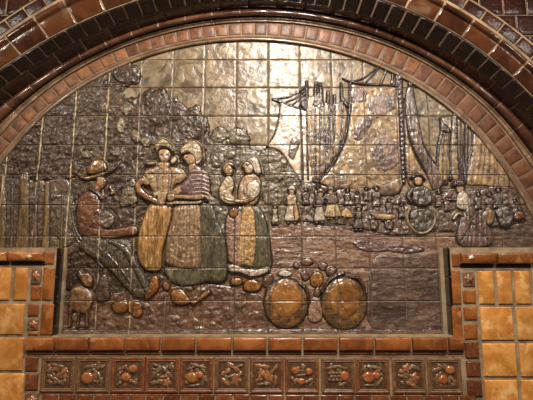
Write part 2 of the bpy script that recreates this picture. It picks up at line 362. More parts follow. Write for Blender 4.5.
def ringpt(A, B, ph, w, bump=None):
    ra, rb = rad(A, ph), rad(B, ph); da, db = RC[A][1], RC[B][1]
    dr, dd = rb-ra, db-da; L = math.hypot(dr, dd); nr, nd = -dd/L, dr/L
    k = bump(w) if bump else 0
    r = ra+dr*w+nr*k; d = da+dd*w+nd*k
    return (CX+r*math.sin(ph), -d, CZ+r*math.cos(ph)), (nr*math.sin(ph), -nd, nr*math.cos(ph))
PHI0, PHI1 = -1.36, 1.36
def ring_tiles(T, A, B, w0, w1, pitch, ph0, gap=.004, h=.003, edge=.004, bump=None, nb=3, lo=PHI0, hi=PHI1, na=3, tf=None):
    k = math.ceil((lo-ph0)/pitch)
    while ph0+(k+1)*pitch <= hi:
        a0 = ph0+k*pitch; a1 = a0+pitch; rm = rad(A, a0); g = gap/rm/2; L = pitch*rm
        Wd = (w1-w0)*math.hypot(rad(B, a0)-rad(A, a0), RC[B][1]-RC[A][1])
        T.patch(lambda a, b: ringpt(A, B, a0+g+(a1-a0-2*g)*a, w0+(w1-w0)*b, bump), na, nb, edge/L, min(.4, edge/Wd), h, .006, tf(a0) if tf else None); k += 1
def ring_bed(name, A, B, bump=None, w0=0., w1=1., nw=8, off=0.0, lo=PHI0, hi=PHI1):
    V = []; Fc = []; N = 160
    for i in range(N+1):
        ph = lo+(hi-lo)*i/N
        for j in range(nw+1):
            p, n = ringpt(A, B, ph, w0+(w1-w0)*j/nw, bump); V.append(tuple(p[c]+n[c]*off for c in range(3)))
    for i in range(N):
        for j in range(nw): a = i*(nw+1)+j; Fc.append((a, a+nw+1, a+nw+2, a+1))
    return mesh(name, V, Fc)

# ------------------------------------------------------------------ the setting
def box(V, Fc, x0, x1, y0, y1, z0, z1):
    o = len(V); V += [(x, y, z) for z in (z0, z1) for y in (y0, y1) for x in (x0, x1)]
    Fc += [tuple(o+i for i in f) for f in ((0, 2, 3, 1), (4, 5, 7, 6), (0, 1, 5, 4), (2, 6, 7, 3), (0, 4, 6, 2), (1, 3, 7, 5))]
def boxes(name, L):
    V = []; Fc = []
    for b in L: box(V, Fc, *b)
    return mesh(name, V, Fc, smooth=False)
ZT = un(490, 247.5, D1)[1]                      # top of the low side panels
XL = un(55.6, 290, D1)[0]; XR = un(450.6, 290, D1)[0]  # inner edges of the side panels
ZS = un(266, 336, D1)[1]                        # sill under the mural
wall = tagp(part('wall_back', boxes('wall_back', [(-3.2, 3.2, .035, .25, 0, 4.2)]), g_dark, None), kind='structure')
tagp(part('floor', boxes('floor', [(-3.2, 3.2, -4.2, .25, -.1, 0)]), g_floor, None), kind='structure')
# the wall below the mural and the spandrel wall around the arch
low = tagp(part('wall_lower', boxes('wall_lower', [(-3.2, 3.2, -D1+.004, .034, 0, ZS)]), g_pale, None), kind='structure')

def spandrel(name, sgn):
    V = []; Fc = []; N = 60; dep = RC['Hd'][1]-.004
    phs = np.linspace(0, sgn*1.36, N+1)
    for ph in phs:
        r = rad('Hd', ph)-.01; x = CX+r*math.sin(ph); z = CZ+r*math.cos(ph)
        V += [(x, -dep, z), (x*1.0, -dep, 4.0)] if abs(ph) < .9 else [(x, -dep, z), (sgn*3.2, -dep, 4.0-(abs(ph)-.9)/.46*(4.0-ZT))]
    for i in range(N): a = 2*i; Fc.append((a, a+1, a+3, a+2))
    # the wall also turns back to the mural plane behind the mouldings
    bed = part(name, mesh(name, V, Fc, smooth=False), g_dark, None); tagp(bed, kind='structure')
    T = Tiles(); p = .105; q = .098; zt = CZ
    for r_ in range(0, 30):
        z0 = CZ+.9+r_*q-.9
        for c_ in range(0, 34):
            x0 = sgn*(c_*p+(p/2 if r_ % 2 else 0)); x1 = x0+sgn*(p-.004)
            if sgn < 0: x0, x1 = x1, x0
            z1 = z0+q-.004
            if z1 > 3.2 or abs(x0) > 2.4: continue
            # clip against header course by trimming the tile's inner corner columns
            cs = [(x0, z0), (x1, z0), (x1, z1), (x0, z1)]
            def ins(x, z): return math.hypot(x-CX, z-CZ)-(float(rad('Hd', math.atan2(x-CX, z-CZ)))+.004)
            dists = [ins(*c) for c in cs]
            if max(dists) <= 0.006: continue
            if min(dists) >= 0: T.rect(x0, x1, z0, z1, dep, h=.004, edge=.004)
            else:
                def fn(a, b, x0=x0, x1=x1, z0=z0, z1=z1):
                    x = x0+(x1-x0)*a; z = z0+(z1-z0)*b; d = ins(x, z)
                    if d < 0: L = math.hypot(x-CX, z-CZ); x += (x-CX)/L*(-d); z += (z-CZ)/L*(-d)
                    return (x, -dep, z), (0, -1, 0)
                T.patch(fn, 5, 5, .04, .04, .004, .01)
    t = part('wall_tiles', T.build('wall_tiles'), m_spand, bed)
spandrel('wall_left', -1); spandrel('wall_right', 1)

# ------------------------------------------------------------------ the arch mouldings
def arch(name, label, cat='arch'):
    return empty(name, label, cat, (CX, 0, ZT))
PT = .0889; P0 = .0407
a1 = arch('small_tile_arch', 'arch band of small square terracotta tiles edging the mural', 'tile band')
def fil(w):    # rounded fillets beside the small tiles
    return .0
part('mortar_bed', ring_bed('mortar_bed', 'E0', 'E1', lambda w: .006*math.sin(w/.2*math.pi) if 0 < w < .2 else -.001, -.02, 1.02, 26), g_small, a1)
T = Tiles(); ring_tiles(T, 'E0', 'E1', .20, .92, PT/2, P0, gap=.0075, h=.003, edge=.003, tf=lambda a: random.uniform(.62, 1) if a < -.45 else random.uniform(.1, .62)); part('square_tiles', T.build('square_tiles'), m_small, a1)
RC['E00'] = ([RC['E0'][0][0]-.012]+RC['E0'][0][1:], .006)
part('inner_bead', ring_bed('inner_bead', 'E00', 'E0', lambda w: .006*math.sqrt(max(0, 1-(2*w-1)**2)), 0, 1, 10), m_fillet, a1)
a2 = arch('roll_moulding_arch', 'dark glazed round roll moulding arching over the small square tiles', 'moulding')
def rollp(w):
    if w < .16: return .007*math.sin(w/.16*math.pi)
    if w < .24: return .001
    if w < .36: return .006*math.sin((w-.24)/.12*math.pi)
    if w < .48: return -.014*math.sin((w-.36)/.12*math.pi)
    t = (w-.48)/.52; return .022*math.sqrt(max(0, 1-(2*t-1)**2))
part('mortar_bed', ring_bed('mortar_bed', 'E1', 'R', lambda w: rollp(w)-.0015, 0, 1, 40), g_arch, a2)
T = Tiles(); ring_tiles(T, 'E1', 'R', .0, .37, PT, P0, gap=.004, h=.001, edge=.003, bump=rollp, nb=16); part('fillet', T.build('fillet'), m_fillet, a2)
T = Tiles(); ring_tiles(T, 'E1', 'R', .37, 1.0, PT, P0, gap=.005, h=.001, edge=.003, bump=rollp, nb=26); part('roll_tiles', T.build('roll_tiles'), m_roll, a2)
a3 = arch('brick_reveal_arch', 'near-black glazed reveal of two brick courses stepping out over the roll moulding', 'arch')
part('mortar_bed', ring_bed('mortar_bed', 'R', 'mid', None, -.05, 1, off=-.001), g_rev, a3); part('mortar_bed', ring_bed('mortar_bed', 'mid', 'M0', None, 0, 1, off=-.001), g_rev, a3)
T = Tiles(); ring_tiles(T, 'R', 'mid', .05, .94, PT, P0+.03, gap=.008, h=.003, edge=.004); part('long_bricks', T.build('long_bricks'), m_revl, a3)
T = Tiles(); ring_tiles(T, 'mid', 'M0', .04, .95, PT/2, P0+.012, gap=.008, h=.004, edge=.005, nb=4); part('square_bricks', T.build('square_bricks'), m_revs, a3)
a4 = arch('voussoir_arch', 'outer arch of large chestnut glazed wedge tiles with a raised bead', 'arch')
def vp(w):
    if w < .60: return .004+.010*math.sin(w/.60*math.pi*.5)
    if w < .66: return .014-.010*math.sin((w-.60)/.06*math.pi)
    if w < .86: t = (w-.66)/.20; return .010+.014*math.sqrt(max(0, 1-(2*t-1)**2))
    return .010-.05*(w-.86)
part('mortar_bed', ring_bed('mortar_bed', 'M0', 'M1', lambda w: vp(w)-.002, 0, 1, 40), g_arch, a4)
T = Tiles(); ring_tiles(T, 'M0', 'M1', .03, .95, PT, -.5259-.006, gap=.009, h=.001, edge=.004, bump=vp, nb=36, na=5); part('voussoir_tiles', T.build('voussoir_tiles'), m_vous, a4)
a5 = arch('header_course_arch', 'narrow oxblood brick course curving outside the large wedge tiles', 'brick course')
part('mortar_bed', ring_bed('mortar_bed', 'M1', 'Hd', None, 0, 1.05), g_arch, a5)
T = Tiles(); ring_tiles(T, 'M1', 'Hd', .16, .93, PT*.62, -.52, gap=.006, h=.0015, edge=.002); part('header_bricks', T.build('header_bricks'), m_spand, a5)
# crop everything of the arch below the panel tops is hidden behind the side panels

# ------------------------------------------------------------------ side panels
def bed_box(name, x0, x1, z0, z1, parent, mat=None, y1=.034, dep=D1-.003):
    return part(name, boxes(name, [(x0, x1, -dep, y1, z0, z1)]), mat or g_pale, parent)
XO = 2.2
pl = empty('tiled_side_panel', 'honey and brown tiled wall panel left of the mural', 'tile panel', (-1.5, -D1, ZS))
bed_box('mortar_bed', -XO, XL-.004, ZS, ZT, pl)
T = Tiles()
for a, b in ((-75, -56), (-53, -36), (-34, -17), (-15, 10.5), (14.5, 27.5)): T.prect(a, 267.5, b, 300)
for a, b in ((-80, -45), (-42, -8), (-4, 23.5)): T.prect(a, 304, b, 334.5)
part('honey_tiles', T.build('honey_tiles'), m_orange, pl)
T = Tiles()
T.prect(31, 286, 41, 300); T.prect(43, 267.5, 53.5, 300); T.prect(28.5, 304, 38.5, 316); T.prect(41, 304, 53, 334.5); T.prect(28, 331.5, 38.5, 334.8)
part('brown_tiles', T.build('brown_tiles'), m_brick, pl)
T = Tiles()
for a, b in ((-75, -31), (-29, 8.5), (11, 45)): T.prect(a, 252, b, 261, bulge=.003, proj=.018, sink=.03)
T.prect(46, 252, 54, 264)
part('ledge_tiles', T.build('ledge_tiles'), m_brick, pl)
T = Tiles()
for a, b in ((-75, -31), (-29, 8.5), (11, 45)): T.prect(a, 261.5, b, 265.5, proj=-.002, h=.001, sink=.004)  # shadow of the ledge, painted as dark recessed strips
part('painted_ledge_shadow', T.build('painted_ledge_shadow'), m_revl, pl, 'ledge shadow painted as a dark strip')

pr = empty('tiled_side_panel', 'honey and brown tiled wall panel right of the mural', 'tile panel', (1.5, -D1, ZS))
bed_box('mortar_bed', XR+.004, XO, ZS, ZT, pr)
T = Tiles()
for a, b in ((478.5, 494), (497.5, 512), (515, 530), (533, 548), (551, 566), (569, 584)): T.prect(a, 271, b, 304)
for a, b in ((481, 513), (517, 548), (552, 584)): T.prect(a, 307, b, 340)
part('honey_tiles', T.build('honey_tiles'), m_orange, pr)
T = Tiles()
T.prect(452, 270, 460.5, 304); T.prect(463, 290, 475.5, 303); T.prect(452.5, 306.5, 462, 339); T.prect(464, 307, 477, 320); T.prect(464.5, 324, 477.5, 339)
part('brown_tiles', T.build('brown_tiles'), m_brick, pr)
T = Tiles()
T.prect(452, 253.5, 459.5, 266.5)
for a, b in ((460, 493.5), (496, 531), (534, 569), (572, 610)): T.prect(a, 253, b, 263.5, bulge=.003, proj=.018, sink=.03)
part('ledge_tiles', T.build('ledge_tiles'), m_brick, pr)
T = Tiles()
for a, b in ((460, 493.5), (496, 531), (534, 569), (572, 610)): T.prect(a, 264, b, 268, proj=-.002, h=.001, sink=.004)  # dark strips painting the right ledge's shadow
part('painted_ledge_shadow', T.build('painted_ledge_shadow'), m_revl, pr, 'ledge shadow painted as a dark strip')
# returns: the narrow sides that run back from the panels to the mural
for p_, x, sg in ((pl, XL, 1), (pr, XR, -1)):
    T = Tiles(); n = 3; hh = (ZT-ZS)/n
    for k in range(n):
        def fn(a, b, k=k):
            # quarter-round nose then flat return
            t = a
            if t < .3: an = t/.3*math.pi/2; X = x-sg*.006+sg*.006*math.sin(an); Y = -D1+.006-.006*math.cos(an); nn = (sg*math.sin(an), -math.cos(an), 0)
            else: X = x; Y = -D1+.006+(t-.3)/.7*(D1-.008); nn = (sg, 0, 0)
            return (X, Y, ZS+hh*k+.002+(hh-.004)*b), nn
        T.patch(fn, 12, 2, .03, .02, .001, .004)
    part('return_tiles', T.build('return_tiles'), m_ret, p_, 'dark glazed return beside the mural, its shade painted in')

# piers outside the frame that carry the outer arch
for sgn, nm in ((-1, 'wall_left_pier'), (1, 'wall_right_pier')):
    xo = sgn*1.62
    part('pier_core', boxes('pier_core', [(min(xo, sgn*3.2), max(xo, sgn*3.2), -.176, .034, 0, ZT)]), g_dark, bpy.data.objects['wall_left' if sgn < 0 else 'wall_right'])

# ------------------------------------------------------------------ sill course, lower wall
sl = empty('sill_brick_course', 'burnt orange glazed brick course forming the sill under the mural', 'brick course', (0, -D1, ZS-.07))
J = [26, 56, 90.5, 126, 161.5, 196.5, 232.5, 267.5, 302.5, 338, 374, 411, 447, 464]
T = Tiles()
for a, b in zip(J[:-1], J[1:]): T.prect(a+1, 337.3, b-1.2, 350, bulge=.003, proj=.012, sink=.03)
part('sill_bricks', T.build('sill_bricks'), m_brick, sl)
T = Tiles()
for a, b in zip(J[:-1], J[1:]): T.prect(a+1, 350.6, b-1.2, 354.6, h=.002, sink=.006)
part('cove_bricks', T.build('cove_bricks'), m_dkbrick, sl)
ob = empty('honey_tile_field', 'large square honey tiles of the lower wall at the left edge', 'tile panel', (-1.1, -D1, .6))
T = Tiles()
for y0, y1 in ((337.5, 370.5), (373.5, 407), (410, 443)):
    for a, b in ((-83, -50), (-47, -14), (-11, 22.8)): T.prect(a, y0, b, y1)
part('honey_tiles', T.build('honey_tiles'), m_orange, ob)
T = Tiles(); T.prect(25.5, 356.5, 38, 371); T.prect(25.5, 374, 38, 390); part('russet_tiles', T.build('russet_tiles'), m_dkbrick, ob)
ob = empty('honey_tile_field', 'large square honey tiles of the lower wall at the right edge', 'tile panel', (1.1, -D1, .6))
T = Tiles()
for y0, y1 in ((343.5, 376.5), (380, 413), (416, 449)):
    dx = (y0-343)*.06
    for a, b in ((483, 516), (520, 553), (557, 590)): T.prect(a+dx, y0, b+dx, y1)
part('honey_tiles', T.build('honey_tiles'), m_orange, ob)
T = Tiles(); T.prect(465.5, 342, 479, 358); T.prect(466.5, 361.5, 480.5, 376.5); T.prect(467.5, 380, 482, 396.5); T.prect(468, 400, 483, 415)
part('russet_tiles', T.build('russet_tiles'), m_dkbrick, ob)
br = empty('lower_brick_course', 'russet header brick course under the fruit tiles at the bottom', 'brick course', (0, -D1, .7))
T = Tiles(); x = 41
while x < 463: T.prect(x+.8, 394 if x < 250 else 394.8, x+16.3, 412); x += 17.45
part('header_bricks', T.build('header_bricks'), m_dkbrick, br)

# ------------------------------------------------------------------ fruit tiles
def blob(name, cx, cz, rx, rz, h, dep, mat, parent, an=0, kind='fruit'):
    """a moulded fruit or leaf on a tile: domed surface, leaves pointed and creased"""
    V = []; Fc = []; NR = 5; NA = 20
    for j in range(NR+1):
        t = j/NR
        for i in range(NA):
            a = 2*math.pi*i/NA
            if kind == 'fruit': ra = 1; y = h*math.sqrt(max(0, 1-t*t)) - .0012*math.exp(-(t/.18)**2)
            elif kind == 'leaf': ra = (abs(math.cos(a))**1.0*.75+.30)*(1+.10*math.sin(7*a)); y = h*(1-t**2)*.9+h*.3*abs(math.sin(a))*t*(1-t)*2
            else: ra = .62+.38*abs(math.cos(2.5*a)); y = h*(1-t**2)*(.8+.3*math.cos(5*a)*t)
            X = rx*t*ra*math.cos(a); Z = rz*t*ra*math.sin(a)
            if t == 1: y = -.003
            V.append((cx+X*math.cos(an)-Z*math.sin(an), -(dep+y), cz+X*math.sin(an)+Z*math.cos(an)))
    for j in range(NR):
        for i in range(NA): i2 = (i+1) % NA; Fc.append((j*NA+i, j*NA+i2, (j+1)*NA+i2, (j+1)*NA+i))
    return part(name, mesh(name, V, Fc), mat, parent)
FX = [58, 93, 128, 162, 196.5, 231.5, 267, 302, 338, 372.5, 409, 444.5]
FR, LF, FL = 'fruit', 'leaf', 'blossom'
FT = [ # label, plate material, [(kind, x, z, rx, rz, angle, mat)] in tile halves
 ('brown relief tile with curling foliage and one ochre leaf, leftmost of its row', 0, [(LF, .22, .08, .42, .2, .7, 'o'), (LF, -.35, .25, .35, .18, .3, 't'), (LF, -.3, -.2, .4, .18, -.5, 't'), (LF, 0, -.45, .4, .16, .1, 'b'), (LF, .35, -.45, .25, .14, 1, 't'), (LF, -.1, .5, .4, .15, -.2, 't')]),
 ('relief tile with one pale orange fruit at lower left under grey leaves', 0, [(FR, -.33, -.2, .36, .38, 0, 'f'), (LF, .4, .4, .3, .16, .3, 'b'), (LF, -.2, .45, .38, .17, .2, 'b'), (LF, .42, -.2, .38, .16, -1.1, 'b'), (LF, .1, -.05, .3, .16, 1.2, 'o'), (LF, .1, .2, .3, .14, -.8, 't')]),
 ('relief tile with two orange round fruits set diagonally, third tile from the left', 1, [(FR, -.12, -.15, .28, .28, 0, 'f'), (FR, .28, .32, .26, .26, 0, 'f'), (LF, -.4, .35, .36, .16, .4, 't'), (LF, .3, -.4, .3, .16, -.4, 'b'), (LF, -.5, -.5, .24, .12, .8, 't'), (LF, -.5, 0, .22, .12, 1.4, 't')]),
 ('relief tile with crossed silvery leaves and a copper blossom, no round fruit', 1, [(LF, -.3, .15, .42, .18, 1.0, 'b'), (LF, .3, .15, .45, .16, -.8, 'b'), (LF, -.3, -.42, .38, .18, .2, 'b'), (FL, .3, -.45, .3, .26, 0, 'o'), (LF, .45, .5, .26, .12, .8, 'b'), (LF, -.4, .55, .22, .12, -.3, 'b'), (LF, .15, -.1, .3, .12, .2, 'o')]),
 ('relief tile with a big glossy apple at left and wavy leaves above it', 1, [(FR, -.26, -.16, .4, .34, 0, 'f'), (FR, .14, .0, .28, .24, 0, 'r'), (LF, .1, .5, .5, .14, -.25, 'b'), (LF, -.3, .4, .3, .12, .4, 't'), (LF, .42, -.35, .36, .14, 1.1, 'b'), (LF, -.1, -.58, .34, .1, .1, 'b'), (LF, .45, .2, .28, .12, -.9, 't')]),
 ('relief tile with scattered copper leaves in a cluster of five, sixth from the left', 0, [(LF, .15, .42, .42, .2, -.6, 'o'), (LF, -.35, .15, .34, .2, .6, 'o'), (FL, .25, -.3, .36, .3, 0, 'o'), (LF, -.35, -.4, .32, .18, -.7, 'o'), (LF, .48, 0, .22, .14, 1, 'o'), (LF, -.1, -.1, .28, .12, .3, 't'), (LF, .5, .5, .2, .1, .4, 't')]),
 ('shiny relief tile with a spray of pointed copper leaves over a grey base', 1, [(LF, -.3, .5, .45, .18, -.15, 'o'), (LF, -.15, .0, .45, .24, -.8, 'f'), (LF, .15, -.1, .4, .16, -1.1, 'o'), (LF, .4, .3, .36, .14, .9, 'o'), (LF, .5, -.3, .3, .12, 1.5, 'o'), (LF, -.2, -.5, .42, .13, .1, 'b'), (LF, -.5, -.2, .3, .12, 1.1, 'o')]),
 ('dark relief tile with small brown fruits around slate leaves, eighth from the left', 1, [(FR, -.42, .25, .22, .24, 0, 'r'), (FR, .42, .2, .22, .24, 0, 'r'), (FR, -.05, -.35, .24, .22, 0, 'r'), (LF, .05, .35, .3, .2, 1.4, 'b'), (LF, -.1, 0, .36, .12, .1, 'b'), (LF, .35, -.35, .34, .16, .4, 'b'), (LF, -.5, -.3, .26, .14, -1, 't')]),
 ('relief tile with a grape-like dark cluster beside one small russet fruit at right', 0, [(FR, .38, -.05, .26, .32, 0, 'r')]+[(FR, -.5+.22*(i % 4)+(.1 if i//4 % 2 else 0), .12-.19*(i//4), .11, .11, 0, 'b') for i in range(12)]+[(LF, -.3, .45, .42, .13, .2, 't'), (LF, .25, .45, .3, .12, -.3, 't'), (LF, .25, -.5, .3, .12, .5, 't')]),
 ('relief tile with one round glossy russet fruit at left and pale leaves behind', 1, [(FR, -.22, -.1, .36, .34, 0, 'r'), (FR, .2, -.02, .26, .24, 0, 'r'), (LF, .1, .45, .45, .14, -.1, 't'), (LF, .42, .15, .3, .12, -.8, 't'), (LF, .38, -.4, .36, .14, .9, 'b'), (LF, -.5, .4, .24, .12, .8, 'b'), (LF, -.2, -.55, .3, .1, 0, 't')]),
 ('relief tile with small copper blossoms strung diagonally and two white-tipped buds', 0, [(FL, -.12, .38, .3, .26, 0, 'o'), (FR, -.45, .25, .16, .16, 0, 'o'), (FL, .3, -.15, .32, .28, 0, 'o'), (LF, .1, -.5, .34, .18, -.5, 'o'), (FR, -.42, -.4, .15, .15, 0, 'b'), (LF, -.3, -.08, .36, .12, -.3, 'b'), (LF, .45, .42, .3, .16, -.6, 'b')]),
 ('relief tile with two flat orange fruits on a stem, rightmost of its row', 0, [(FR, .36, .32, .28, .28, 0, 'f'), (FR, -.1, -.22, .28, .3, 0, 'r'), (LF, -.4, .35, .36, .18, .4, 't'), (LF, .48, -.22, .26, .12, -1.0, 'o'), (LF, -.5, -.1, .24, .12, 1.1, 't'), (LF, -.15, .5, .26, .12, -.5, 't')]),
]
LM = {'f': m_fruit, 'r': m_fruitr, 't': m_leaft, 'b': m_leafb, 'o': m_leafo}
for i, (cxp, (lab, pm, its)) in enumerate(zip(FX, FT)):
    yc = 374.4+i*.12; cx, cz = un(cxp, yc, D1); hw = .0695; hz = .0700
    t = empty('fruit_relief_tile', lab, 'relief tile', (cx, -D1+.004, cz-hz), 'moulded fruit tiles in a row under the mural')
    # plate: raised frame, sunk panel
    V = []; Fc = []; prof = [(1.0, -.006), (1.0, .002), (.97, .004), (.89, .005), (.86, .0035), (.83, .0025), (.80, .0045), (.78, .001), (.76, .0), (0, .0)]
    for s_, y in prof:
        V += [(cx-hw*s_, -D1-y, cz-hz*s_), (cx+hw*s_, -D1-y, cz-hz*s_), (cx+hw*s_, -D1-y, cz+hz*s_), (cx-hw*s_, -D1-y, cz+hz*s_)]
    for r_ in range(len(prof)-2):
        for k in range(4): a = r_*4+k; b = r_*4+(k+1) % 4; Fc.append((a, b, b+4, a+4))
    part('tile_frame', mesh('tile_frame', V, Fc, smooth=False), (m_plate, m_plater)[pm], t)
    T = Tiles(); T.rect(cx-hw*.78, cx+hw*.78, cz-hz*.78, cz+hz*.78, D1-.001, h=.0012, edge=.002, sink=.001); part('sunk_ground', T.build('sunk_ground'), m_recess, t)
    rr = random.Random(i*7+3)
    for _ in range(9):                              # low foliage filling the ground behind the main motif
        blob('leaf', cx+rr.uniform(-.56, .56)*hw, cz+rr.uniform(-.56, .56)*hz, rr.uniform(.16, .26)*hw, rr.uniform(.16, .24)*hz, .0035, D1, rr.choice([m_leaft, m_leaft, m_leafb, m_leafo]), t, rr.uniform(0, 3.1), 'leaf')
    for kind, x, z, rx, rz, an, mk in its:
        blob({'fruit': 'fruit', 'leaf': 'leaf', 'blossom': 'blossom'}[kind], cx+x*hw, cz+z*hz, rx*hw*1.12, rz*hz*(1.0 if kind == 'fruit' else 1.45), (.010 if rx > .2 else .006) if kind == 'fruit' else .006, D1, LM[mk], t, an, kind)
def ornament(px0, py0, px1, py1, lab, mat=None):
    cx, cz = un((px0+px1)/2, (py0+py1)/2, D1); hw = (un(px1, py0, D1)[0]-un(px0, py0, D1)[0])/2; hz = (un(px0, py0, D1)[1]-un(px0, py1, D1)[1])/2
    t = empty('ornament_tile', lab, 'ornament tile', (cx, -D1+.003, cz-hz), 'small moulded ornament tiles')
    T = Tiles(); T.rect(cx-hw, cx+hw, cz-hz, cz+hz, D1, h=.003, edge=.003); part('tile_body', T.build('tile_body'), m_plate, t)
    blob('rosette', cx, cz, hw*.95, hz*.85, .008, D1+.003, mat or m_leafo, t, .3, 'blossom')
    blob('boss', cx+.1*hw, cz, hw*.36, hz*.34, .012, D1+.003, m_fruitr, t)
ornament(31.5, 268.5, 41, 284, 'small brown rosette tile set in the left panel near its top')
ornament(28, 318.5, 38.5, 330, 'small brown rosette tile low in the left panel above the sill level')
ornament(25, 393, 38.5, 408, 'small brown rosette tile at the bottom left under two russet tiles')
ornament(463, 272, 474.5, 286.5, 'small slate scroll tile set in the right panel near its top', m_leafb)
for px, py, side in ((28, 256.5, 'left'), (472, 257.5, 'right')):  # one small pale lobed spot raised on each ledge
    cx, cz = un(px, py, D1+.03)
    o = empty('pale_spot', 'tiny cream lobed spot on the ledge of the %s panel' % side, 'boss', (cx, -D1-.026, cz-.012))
    blob('spot_body', cx, cz, .015, .012, .008, D1+.026, m_cap, o, 0, 'blossom')

# ------------------------------------------------------------------ the tile mural
mu = empty('tile_mural', 'large arched relief mural of glazed tiles with sailing ships, trees and villagers', 'mural', (CX, 0, ZS))
def pxy(X, Z):
    z = Z-ZC; dp = D*CT+z*ST; return 266.5+F*X/dp, 200-F*(-D*ST+z*CT)/dp
def grp(name, label, px, py):
    x, z = un(px, py); o = bpy.data.objects.new(name, None); col.objects.link(o); o.parent = mu
    o.location = Vector((x, 0, z))-mu.location; o.empty_display_size = .03; o['label'] = label; return o
def leafy(a=.004, b=.004):
    return lambda X, Z: .65*a*samp(LEAF, X, Z)+b*.8*samp(LOBE, X, Z)+.005*fbm(X*65, Z*65, 3)
def folds(xc, yt, per, amp, spread=.004, wob=.6):
    def f(X, Z):
        x, y = pxy(X, Z); k = 1+spread*(y-yt); u = (x-xc)/k
        u = u+wob*2*fbm(x*.12, y*.04)
        return amp*(np.abs(np.sin(math.pi*u/per))-.5)+amp*.5*np.sin(2*math.pi*u/(per*.43)+3*fbm(x*.1, y*.03))
    return f
def rough(a=.002, sx=40, sz=40): return lambda X, Z: a*2*fbm(X*sx, Z*sz, 4)
def lumps(a): return lambda X, Z: a*samp(LUMP, X, Z)+.005*fbm(X*80, Z*80, 4)
def both(*fs): return lambda X, Z: sum(f(X, Z) for f in fs)
def ripple(a, per):                                  # shallow hand-combed ridges
    def f(X, Z):
        x, y = pxy(X, Z); return a*np.sin(2*math.pi*(y+14*fbm(x*.035, y*.12))/per+4*fbm(x*.09+5, y*.1))*np.clip(.3+4*fbm(x*.06+9, y*.14), 0, 1)
    return f
R = relief
# ---- sky
R('sky_tiles', mu, m_sky, poly=[(-120, 20), (650, 20), (650, 336.5), (-120, 336.5)], smooth=False, h=.0008, R=1, step=.0075, detail=rough(.0016, 14, 14), clip=arc_clip, ink=0)
# ---- foliage on the left
R('foliage_canopy', jag=2.4, parent=mu, mat=m_leaf, h=.005, R=4, step=.0042, clip=arc_clip, detail=leafy(.0055, .004), poly=[(-110, 262), (-110, 120), (40, 40), (120, 50), (127, 62), (134, 64), (140, 70), (141, 78), (138, 85), (129, 87), (124, 92), (127, 97), (136, 97), (144, 91), (150, 88), (158, 89), (165, 89), (169, 96), (177, 98), (184, 104), (190, 108), (196, 103), (201, 107), (203, 114), (208, 118), (211, 128), (210, 140), (216, 160), (218, 200), (205, 290), (60, 290), (20, 270)])
R('foliage_clump', jag=2.4, parent=mu, mat=m_leaf, h=.006, R=5, base=.004, step=.0035, detail=leafy(.005, .002), clip=arc_clip, poly=[(112, 72), (122, 66), (132, 66), (139, 71), (140, 79), (134, 84), (124, 85), (115, 82)])
R('foliage_clump', jag=2.4, parent=mu, mat=m_leaf, h=.006, R=6, base=.004, step=.0035, detail=leafy(.005, .002), poly=[(146, 92), (156, 90), (165, 92), (169, 100), (180, 102), (188, 112), (182, 124), (168, 122), (158, 128), (147, 118)])
R('foliage_clump', jag=2.4, parent=mu, mat=m_leaf, h=.006, R=6, base=.004, step=.0035, detail=leafy(.005, .002), poly=[(176, 118), (186, 110), (196, 106), (202, 114), (208, 124), (205, 138), (194, 140), (180, 134)])
for k, P in enumerate([[(100, 108), (104, 104), (109, 106), (110, 110), (105, 112), (101, 111)], [(118, 125), (122, 119), (126, 124), (124, 132), (119, 133)], [(133, 133), (139, 133), (141, 139), (137, 143), (132, 140)], [(142, 140), (149, 139), (150, 145), (144, 147)], [(82, 153), (87, 150), (92, 154), (88, 159), (83, 158)], [(112, 152), (117, 150), (121, 155), (117, 159), (113, 157)], [(124, 110), (130, 104), (133, 110), (128, 116)]]):
    R('pale_leaf_cluster', jag=3.2, parent=mu, mat=m_palefol, h=.005, R=3, base=.012, poly=P, detail=leafy(.005, 0), ink=.2)
R('foliage_sweep', jag=2.4, parent=mu, mat=m_leaf, h=.006, R=4, base=.006, step=.0035, detail=leafy(.005, .003), poly=[(20, 172), (40, 163), (70, 158), (84, 166), (78, 176), (60, 182), (30, 180)])
# ---- trunks lower left
R('forest_floor', mu, m_wood, h=.003, R=3, base=.010, step=.005, detail=rough(.003, 30, 60), poly=[(-100, 182), (10, 178), (40, 182), (68, 180), (72, 215), (70, 256), (-100, 256)], clip=arc_clip)
for P in ([(4, 176, 6), (5, 210, 7), (4, 248, 9)], [(26, 176, 10), (26, 205, 11), (24, 248, 15)], [(49, 184, 6), (48.5, 215, 7), (47.5, 247, 9)], [(-14, 178, 8), (-15, 215, 9), (-16, 248, 11)], [(14, 184, 3), (14, 215, 3.4), (13.5, 247, 4)], [(38, 190, 4), (37.5, 220, 4.5), (37, 247, 6)], [(64, 196, 3.5), (64, 220, 4), (63, 247, 5)]):
    R('tree_trunk', mu, m_trunk, h=.011, R=4, base=.012, stroke=P, detail=folds(P[0][0], 180, 2.6, .0012, 0))
R('pale_bush', jag=3.2, parent=mu, mat=m_palefol, h=.006, R=3, base=.010, detail=leafy(.004, 0), poly=[(52, 198), (53, 192), (57, 188), (60, 192), (58, 200), (54, 206)])  # small bush in the pale foliage glaze
R('pale_bush', jag=3.2, parent=mu, mat=m_palefol, h=.005, R=2, base=.010, detail=leafy(.004, 0), poly=[(40, 182), (45, 181), (46, 188), (44, 192), (40, 189)])
R('dark_shrub', jag=2.4, parent=mu, mat=m_bush, h=.007, R=5, base=.009, detail=leafy(.003, .003), poly=[(58, 204), (64, 196), (72, 196), (76, 206), (74, 226), (72, 246), (60, 246), (57, 224)])
R('pale_shrub', jag=3.2, parent=mu, mat=m_palefol, h=.009, R=5, base=.009, detail=leafy(.006, .001), poly=[(119, 204), (120, 195), (124, 188), (129, 184), (133, 177), (137, 182), (138, 196), (136, 206), (128, 207)])
